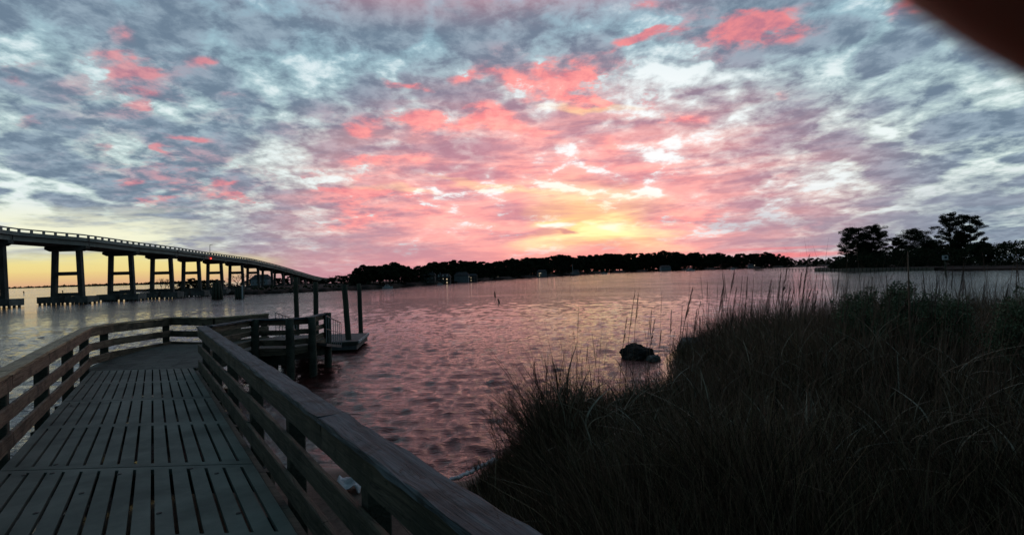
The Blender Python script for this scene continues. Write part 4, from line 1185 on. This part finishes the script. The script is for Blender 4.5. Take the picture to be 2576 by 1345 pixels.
# ------------------------------------------------------------------ rocks and litter
def rock(cx, cy, cz, sx, sy, sz, seed, mat, label):
    bm = bmesh.new(); bmesh.ops.create_icosphere(bm, subdivisions=5, radius=1.0)
    r = random.Random(seed); dirs = [(Vector((r.gauss(0, 1), r.gauss(0, 1), r.gauss(0, 1))).normalized(), r.uniform(.55, .9)) for _ in range(16)]
    for v in bm.verts:
        p_ = v.co.copy()
        for dd, lim in dirs:
            k = p_.dot(dd)
            if k > lim: p_ -= dd * (k - lim) * .9
        p_ *= 1 + .16 * noise.fractal(p_ * 2.2 + Vector((seed, 0, 0)), .9, 2.1, 5)
        v.co = Vector((p_.x * sx, p_.y * sy, p_.z * sz))
    me = bpy.data.meshes.new('rock'); bm.to_mesh(me); bm.free(); me.materials.append(mat)
    o = bpy.data.objects.new('rock', me); C.objects.link(o); o.location = (cx, cy, cz); o.rotation_euler = (0, 0, seed)
    tag(o, label, 'rock', 'rocks along the grassy shore')
q = G(1604, 903, 0)
rock(q.x + .06, q.y + .3, .06, .58, .45, .36, 3, M_rock, 'large black boulder standing in the water at the shore')
rock(q.x + .40, q.y - .1, .0, .26, .24, .17, 8, M_rock2, 'pale low rock in the grass just right of the black boulder')
q = G(1755, 885, .2)
rock(q.x + .1, q.y + .5, .28, .62, .5, .40, 9, M_rock2, 'large pale rounded rock behind the grass, right of the black boulder')
q = G(878, 1237, .22)
mb = MB(); N = 22
for i in range(N + 1):
    for j in range(N + 1):
        u, v = i / N - .5, j / N - .5
        edge_ = .02 * math.sin(9 * u + 3 * v)
        z = .05 * abs(math.sin(7 * u + 9 * v + 2 * math.sin(8 * v))) + .03 * math.sin(17 * u - 5 * v) * math.cos(13 * v) + .05 * (1 - 4 * max(u * u, v * v))
        mb.v.append((u * .36 + edge_ + .05 * v, v * .26 + .03 * math.sin(12 * u), z + .02))
for i in range(N):
    for j in range(N):
        a = i * (N + 1) + j; mb.f.append((a, a + N + 1, a + N + 2, a + 1))
o = mb.build('rag', M_cloth, None, True, loc=q); o.location.z = float(ground_z(q.x, q.y)) + .01; sm = o.modifiers.new('thick', 'SOLIDIFY'); sm.thickness = .008
tag(o, 'crumpled pale rag lying on the sand behind the lower rail boards', 'litter')

# ------------------------------------------------------------------ grass
def railside(px, py):
    """signed distance to the right of the boardwalk's right-hand railing"""
    n = np.array([-dr.y, dr.x]); return (px - A_.x) * n[0] + (py - A_.y) * n[1]
def blades(n, sampler, h0, h1, w_, bend, seed, nseg=4, wind=(-.15, .0), zoff=0):
    r = np.random.default_rng(seed)
    X_, Y_, hs = sampler(r, n); n = len(X_)
    Z_ = ground_z(X_, Y_) - .03 + (zoff * hs if zoff else 0)
    a = r.uniform(0, 2 * np.pi, n); H_ = r.uniform(h0, h1, n) * hs
    lean = np.stack([np.cos(a), np.sin(a)], 1) * (bend * r.uniform(.1, 1.0, n))[:, None] + np.array(wind)
    fa = r.uniform(0, 2 * np.pi, n); side = np.stack([np.cos(fa), np.sin(fa), np.zeros(n)], 1)
    W_ = w_ * r.uniform(.6, 1.4, n)
    vs = []
    for k in range(nseg + 1):
        u = k / nseg
        off = lean * (u ** 1.9)[..., None] if hasattr(u, '__len__') else lean * (u ** 1.9)
        P_ = np.stack([X_ + off[:, 0] * H_, Y_ + off[:, 1] * H_, Z_ + H_ * (u - .22 * np.hypot(lean[:, 0], lean[:, 1]) * u * u)], 1)
        wv = (W_ * (1 - u ** 1.5 * .92))[:, None]
        vs += [P_ - side * wv, P_ + side * wv]
    V = np.stack(vs, 1).reshape(-1, 3); m_ = 2 * (nseg + 1)
    b0_ = (np.arange(n) * m_)[:, None]
    Fs = [np.concatenate([b0_ + 2 * k, b0_ + 2 * k + 1, b0_ + 2 * k + 3, b0_ + 2 * k + 2], 1) for k in range(nseg)]
    return V, np.concatenate(Fs)
def clump_noise(X_, Y_):
    return .5 + .22 * np.sin(X_ * 6.1 + 2.1 * np.sin(Y_ * 4.7)) * np.sin(Y_ * 5.3 + X_) + .25 * np.sin(X_ * 1.9 + 1.1 * np.sin(Y_ * 1.3)) + .25 * np.sin(Y_ * 2.3 + 1.7 * np.sin(X_ * 1.1 + 2))
def samp_grass(r, n):
    # denser near the camera: sample in polar form
    a = r.uniform(R(-16), R(56), n * 3); d = 1.6 * (30 / 1.6) ** r.uniform(0, 1, n * 3) ** .85
    X_ = np.sin(a) * d / np.cos(a) * .9; Y_ = d
    s = signed(X_, Y_); rs_ = railside(X_, Y_)
    ok = (s > .05) & (rs_ > .55) & (np.hypot(X_, Y_) < 34)
    ok &= ~((X_ < .16) & (Y_ > 4.6)) & ~((X_ < -.35) & (Y_ > 3.8))
    ok &= (s > .25) | (r.uniform(0, 1, len(s)) < .4)
    X_, Y_, s = X_[ok], Y_[ok], s[ok]
    hs = (.42 + .58 * np.clip(s / 1.6, 0, 1)) * (.56 + .62 * clump_noise(X_, Y_))
    hs *= np.where((X_ > -.05) & (X_ < 1.4) & (Y_ > 5.5) & (Y_ < 9), np.clip(.8 + .38 * (1 - np.abs(X_ - .5)), .8, 1.2), 1.0)
    th_ = X_ / Y_
    hs *= 1.0 - .12 * np.clip((th_ - .08) / .05, 0, 1) * np.clip((.22 - th_) / .08, 0, 1) * np.clip((Y_ - 5) / 2, 0, 1)
    hs *= 1.0 + .34 * np.clip((th_ - .10) / .20, 0, 1) * np.clip((.42 - th_) / .08, 0, 1) * np.clip((Y_ - 8) / 2, 0, 1)
    hs *= 1.0 + .24 * np.clip((th_ - .34) / .10, 0, 1) * np.clip((Y_ - 4) / 2, 0, 1)
    return X_[:n], Y_[:n], hs[:n]
V1, F1 = blades(70000, samp_grass, .45, 1.12, .0058, .62, 21)
o = npmesh('grass', V1, F1, M_blade); tag(o, kind='stuff')
V2, F2 = blades(9000, samp_grass, .75, 1.25, .0050, .30, 22)
o = npmesh('tall_grass', V2, F2, M_stem); tag(o, kind='stuff')
def samp_arch(r, n):
    X_, Y_, hs = samp_grass(r, n * 3); ok = (X_ > .4) & (Y_ < 13) & (Y_ > 3.9) & (railside(X_, Y_) > 1.4); return X_[ok][:n], Y_[ok][:n], hs[ok][:n]
def samp_tall(r, n):
    X_, Y_, hs = samp_grass(r, n * 3); th_ = X_ / Y_
    ok = (th_ > .34 - .1 * r.uniform(0, 1, len(th_))) & (Y_ > 4.5) & (Y_ < 14); return X_[ok][:n], Y_[ok][:n], hs[ok][:n]
V6, F6 = blades(2600, samp_tall, 1.15, 1.75, .0042, .34, 29, 5, (.12, 0))
o = npmesh('tall_grass', V6, F6, M_stem); tag(o, kind='stuff')
V3, F3 = blades(650, samp_arch, .75, 1.2, .0075, 1.25, 23, 9, (-.1, -.1))
o = npmesh('dry_leaves', V3, F3, M_arch); tag(o, kind='stuff')
V7, F7 = blades(2000, samp_arch, .22, .50, .0085, 1.7, 33, 8, (.1, -.2), .62)
o = npmesh('curled_leaves', V7, F7, M_arch); tag(o, kind='stuff')
# low fringe on the sand and the tuft of reeds at the left edge
def samp_fr(r, n):
    X_ = r.uniform(-1.0, .6, n * 3); Y_ = r.uniform(3.2, 7.6, n * 3); s = signed(X_, Y_)
    ok = (s > .1) & (railside(X_, Y_) > .5) & (X_ > -.40 + .15 * np.sin(Y_ * 3)); return X_[ok][:n], Y_[ok][:n], np.ones(ok.sum())[:n] * np.clip(.35 + (X_[ok][:n] + .6) * .7, .25, 1)
V4, F4 = blades(7000, samp_fr, .2, .6, .0035, .5, 24)
o = npmesh('grass_fringe', V4, F4, M_blade); tag(o, kind='stuff')
def samp_l(r, n):
    return r.normal(-6.55, .3, n), r.normal(6.1, .45, n), np.ones(n)
V5, F5 = blades(420, samp_l, .5, 1.15, .004, .35, 25)
o = npmesh('reeds', V5, F5, M_stem); tag(o, kind='stuff')

# tall plumed stalks, each one a thing
LN = {}
def stalk_proto(seed, h=1.0, kind=0):
    r = random.Random(seed)
    LN[seed - 60] = ln = r.uniform(.10, .22)
    root = empty('plume_grass', (0, 0, 0), 'tall dry grass stalk with a feathery plume rising above the shore grass', 'grass stalk', 'tall plumed stalks above the shore grass')
    mb = MB(); n = 8
    pts = [Vector((ln * (k / n) ** 2, r.uniform(-.004, .004), h * k / n)) for k in range(n + 1)]
    mb.tube(pts, [.0048 * (1 - .65 * k / n) for k in range(n + 1)], 5)
    mb.build('stem', M_stem, root)
    mb = MB(); pl = r.uniform(.16, .28)
    for k in range(46 if kind else 30):
        f_ = (k + r.random()) / (46 if kind else 30); z = h * (1 - pl + pl * f_)
        p0 = Vector((ln * ((z / h)) ** 2, 0, z)); a = r.uniform(0, 6.28)
        L = (.085 if kind else .06) * (1 - f_ * .7) * r.uniform(.5, 1)
        d = Vector((math.cos(a) * .30 + .42, math.sin(a) * .30, 1.0)).normalized()
        p1 = p0 + d * L; sd2 = Vector((math.sin(a), -math.cos(a), 0)) * .0021
        mb.face([p0 - sd2 * .4, p0 + sd2 * .4, p1 + sd2, p1 + d * .012, p1 - sd2])
    mb.build('plume', M_plume, root)
    if r.random() < .8:
        mb = MB()
        for q_ in range(r.choice((1, 2, 3))):
            a = r.uniform(0, 6.28); z0 = h * r.uniform(.3, .6); L = h * r.uniform(.18, .34); prev = None
            for k in range(7):
                u = k / 6; c = Vector((ln * (z0 / h) ** 2 + math.cos(a) * L * u * .7, math.sin(a) * L * u * .7, z0 + L * (u - .85 * u * u)))
                sd2 = Vector((-math.sin(a), math.cos(a), 0)) * .006 * (1 - u * .9)
                if prev: mb.face([prev[0], prev[1], c + sd2, c - sd2])
                prev = (c - sd2, c + sd2)
        mb.build('leaf', M_stem, root)
    return root
sprotos = [stalk_proto(60 + k, 1.0, k % 2) for k in range(7)]
sused = [False] * 7
# (x at the foot, x of tip, y of tip, distance)
st = [(1438, 1441, 770, 6.6), (1455, 1478, 870, 6.7), (1478, 1505, 858, 7.2), (1500, 1503, 840, 6.9), (1560, 1597, 735, 7.4), (1580, 1610, 740, 8.6), (1545, 1580, 800, 7.4), (1650, 1664, 738, 8.5), (1640, 1632, 810, 9), (1718, 1720, 683, 8.2),
      (1690, 1752, 730, 8.4), (1724, 1760, 760, 9), (1700, 1716, 770, 9.5), (1800, 1826, 712, 9), (1832, 1830, 690, 8), (1860, 1882, 700, 8), (1850, 1868, 735, 9), (1900, 1936, 708, 8.6), (1910, 1952, 722, 9.2),
      (1930, 1961, 690, 8), (1960, 1985, 715, 9), (1990, 2034, 645, 7.6), (1985, 2022, 690, 8), (2005, 2040, 700, 9), (2020, 2060, 722, 8.5), (2055, 2075, 690, 9), (2080, 2090, 740, 8), (2110, 2140, 700, 9), (2160, 2168, 700, 8), (2196, 2190, 720, 7),
      (2240, 2236, 690, 8), (2330, 2326, 680, 8), (2360, 2388, 690, 9), (2410, 2416, 670, 8), (2436, 2432, 700, 7.4), (2470, 2477, 665, 8), (2490, 2484, 640, 7.8), (2520, 2540, 690, 8.4), (2545, 2550, 660, 7.8), (2566, 2560, 620, 7.6), (2575, 2590, 650, 8),
      (1400, 1412, 880, 6.3), (1380, 1370, 905, 6.2), (1320, 1328, 905, 6.0), (1415, 1428, 860, 6.6), (1350, 1352, 915, 6.6)]
rs2 = random.Random(12)
for k in range(110):
    x = rs2.uniform(1760, 2600); st.append((x, x + rs2.uniform(-10, 45), rs2.triangular(655, 790, 735), rs2.uniform(6, 11)))
for k in range(22):
    x = rs2.uniform(1330, 1780); st.append((x, x + rs2.uniform(-14, 36), np.interp(x, [1330, 1780], [905, 800]) + rs2.uniform(-55, 30), rs2.uniform(6.3, 7.6)))
for i, (xf, xt, yt, d) in enumerate(st):
    tip = AT(xt, yt, d); fx = (xf - PW / 2) / F * d
    gz = float(ground_z(fx, d)); h = max(.5, tip.z - gz)
    k = i % 7; loc = (fx, d, gz)
    lean_x = (tip.x - fx); rz = 0 if lean_x >= 0 else math.pi
    bend_ = abs(lean_x)
    sx = max(.5, min(4.0, bend_ / LN[k]))
    if not sused[k]:
        sused[k] = True; o = sprotos[k]; o.location = loc; o.rotation_euler = (0, 0, rz + rs2.uniform(-.4, .4)); o.scale = (sx, 1, h)
    else: dup(sprotos[k], loc, rz + rs2.uniform(-.4, .4), (sx, 1, h))

# bushes standing in the grass
def bush(x, ytop, wpx, d, seed, label, mat=M_leafg, n=15000):
    base = Vector(((x - PW / 2) / F * d, d, 0)); base.z = float(ground_z(base.x, d))
    h = AT(x, ytop, d).z - base.z; W = wpx * d / F
    r = random.Random(seed); root = empty('bush', base, label, 'bush', 'bushes standing in the shore grass')
    mb = MB(); cs, rs = [], []
    for k in range(34):
        a = r.uniform(0, 6.28); f_ = r.uniform(0, 1) ** .6; rr_ = W * .5 * f_
        top_ = h * (1 - .34 * f_ * f_) * r.uniform(.82, 1.0)
        c = Vector((math.cos(a) * rr_, math.sin(a) * rr_ * .8, top_))
        mid = Vector((c.x * .45, c.y * .45, top_ * .55))
        mb.tube([(c.x * .1, c.y * .1, -.05), mid, c], [.012, .008, .003], 5, False)
        for q_ in range(5):
            c2 = mid.lerp(c, .2 + .2 * q_) + Vector((r.uniform(-.12, .12), r.uniform(-.12, .12), r.uniform(0, .12)))
            mb.tube([mid.lerp(c, .15 * q_), c2], [.004, .002], 3, False)
            if c2.z > h * .45: cs.append(tuple(c2)); rs.append(r.uniform(.05, .12))
        cs.append(tuple(c)); rs.append(r.uniform(.07, .13))
    mb.build('stems', M_stem, root)
    leafmesh('foliage', cs, rs, n, .017, mat, root, seed, .9)
bush(2250, 704, 200, 8.2, 31, 'widest green bush, its feathery crown in front of the point')
bush(2150, 738, 100, 7.6, 32, 'small round dark bush at the left shoulder of the widest bush', n=8000)
bush(2370, 740, 130, 7.8, 33, 'green bush at the right shoulder of the widest bush', n=9000)
bush(2560, 724, 120, 6.8, 34, 'bluish green bush at the right edge of the picture', n=9000)
def twig_bush(x, ytop, d, seed, label, spread=.5):
    base = Vector(((x - PW / 2) / F * d, d, 0)); base.z = float(ground_z(base.x, d))
    h = AT(x, ytop, d).z - base.z; r = random.Random(seed)
    root = empty('twiggy_bush', base, label, 'bush', 'leafless twiggy bushes at the water edge'); mb = MB()
    def g(p_, dd, L, rad_, lev):
        q_ = p_ + dd * L; mb.tube([p_, p_.lerp(q_, .5) + Vector((r.uniform(-.02, .02), 0, r.uniform(-.01, .02))), q_], [rad_, rad_ * .8, rad_ * .6], 4, False)
        if lev < 4:
            for _ in range(3): g(p_.lerp(q_, r.uniform(.4, 1)), (dd + Vector((r.uniform(-1, 1), r.uniform(-1, 1), r.uniform(-.1, .7))) * .5).normalized(), L * r.uniform(.5, .8), rad_ * .6, lev + 1)
    for k in range(7):
        g(Vector((r.uniform(-.08, .08), r.uniform(-.08, .08), -.05)), Vector((r.uniform(-1, .6) * spread, r.uniform(-.5, .5), 1)).normalized(), h * .42, .006, 0)
    mb.build('stems', M_stem, root)
twig_bush(1300, 935, 6.6, 41, 'leafless reddish twiggy bush leaning over the water at the left end of the grass', .8)
twig_bush(1335, 925, 7.0, 42, 'second leafless twiggy bush, just behind the one at the left end of the grass', .5)
twig_bush(1218, 1130, 6.3, 43, 'tiny leafless bush beside the foam line', .6)
# weathered stake in the grass
b_ = AT(2287, 830, 7.2); b_.z = float(ground_z(b_.x, 7.2)); t_ = AT(2284, 632, 7.2); mb = MB()
d_ = t_ - b_; mb.tube([Vector((0, 0, -.1)), d_ * .4 + Vector((.006, 0, 0)), d_ * .75, d_], [.017, .016, .012, .006], 7)
mb.tube([d_ * .58, d_ * .58 + Vector((.26, 0, -.01))], [.004, .003], 5)
o = mb.build('wooden_stake', M_stem, None, True, loc=b_); tag(o, 'thin reddish brown stake with a short side twig behind the widest bush', 'stake')

# ------------------------------------------------------------------ the photographer's hand at the edge of the lens
def cs_pt(x, y, z):      # camera-relative point in world space (right, up, forward), metres
    return Vector((0, 0, EYE)) + Rv * x + Uv * y + Fv * z
m_skin, t, p = mat_new('skin')
co = t.new('ShaderNodeTexCoord').outputs['Object']
t.put(p.inputs['Base Color'], t.mix(t.noise(co, 60, 4, .6), (.30, .07, .045, 1), (.40, .11, .07, 1)))
p.inputs['Roughness'].default_value = .55; p.inputs['Subsurface Weight'].default_value = .6; p.inputs['Subsurface Scale'].default_value = .004
p.inputs['Subsurface Radius'].default_value = (1.0, .25, .12)
verts, edges, rads = [], [], []
def addv(pt, r_, par=None):
    verts.append(cs_pt(*pt)); rads.append(r_)
    if par is not None: edges.append((par, len(verts) - 1))
    return len(verts) - 1
wrist = addv((.150, .020, -.060), .024); palm = addv((.125, .045, -.045), .026, wrist); knk = addv((.102, .062, -.030), .022, palm)
fore = addv((.210, -.090, -.12), .034, wrist); elb = addv((.270, -.210, -.18), .045, fore)
i1 = addv((.090, .040, -.008), .0115, knk); i2 = addv((.066, .016, .016), .0105, i1); i3 = addv((.0450, .0120, .0270), .0105, i2); i3 = addv((.0300, .0196, .0270), .0105, i3); i4 = addv((.0160, .0278, .0268), .0088, i3)
for (ox, oy, oz, L) in ((.000, .020, -.010, 1.0), (.010, .035, -.020, .92), (.020, .046, -.032, .76)):
    a1 = addv((.088 + ox, .068 + oy, -.020 + oz), .0100, knk); a2 = addv((.070 + ox, .075 + oy, -.012 + oz + .01 * L), .0092, a1)
    a3 = addv((.060 + ox, .066 + oy * .9, -.010 + oz), .0085, a2); addv((.062 + ox, .055 + oy * .9, -.016 + oz), .0075, a3)
h1 = addv((.120, .010, -.020), .014, wrist); h2 = addv((.098, -.008, -.008), .0115, h1); addv((.080, -.012, -.004), .0095, h2)
me = bpy.data.meshes.new('person'); me.from_pydata([tuple(v) for v in verts], edges, [])
hand = bpy.data.objects.new('person', me); C.objects.link(hand); me.materials.append(m_skin)
sk = hand.modifiers.new('skin', 'SKIN')
for i, sv in enumerate(me.skin_vertices[0].data): sv.radius = (rads[i], rads[i]); sv.use_root = (i == 0)
sb = hand.modifiers.new('sub', 'SUBSURF'); sb.levels = 2; sb.render_levels = 2; sk.use_smooth_shade = True
tag(hand, 'dark red blurred fingertip of a hand intruding at the top right corner', 'person')
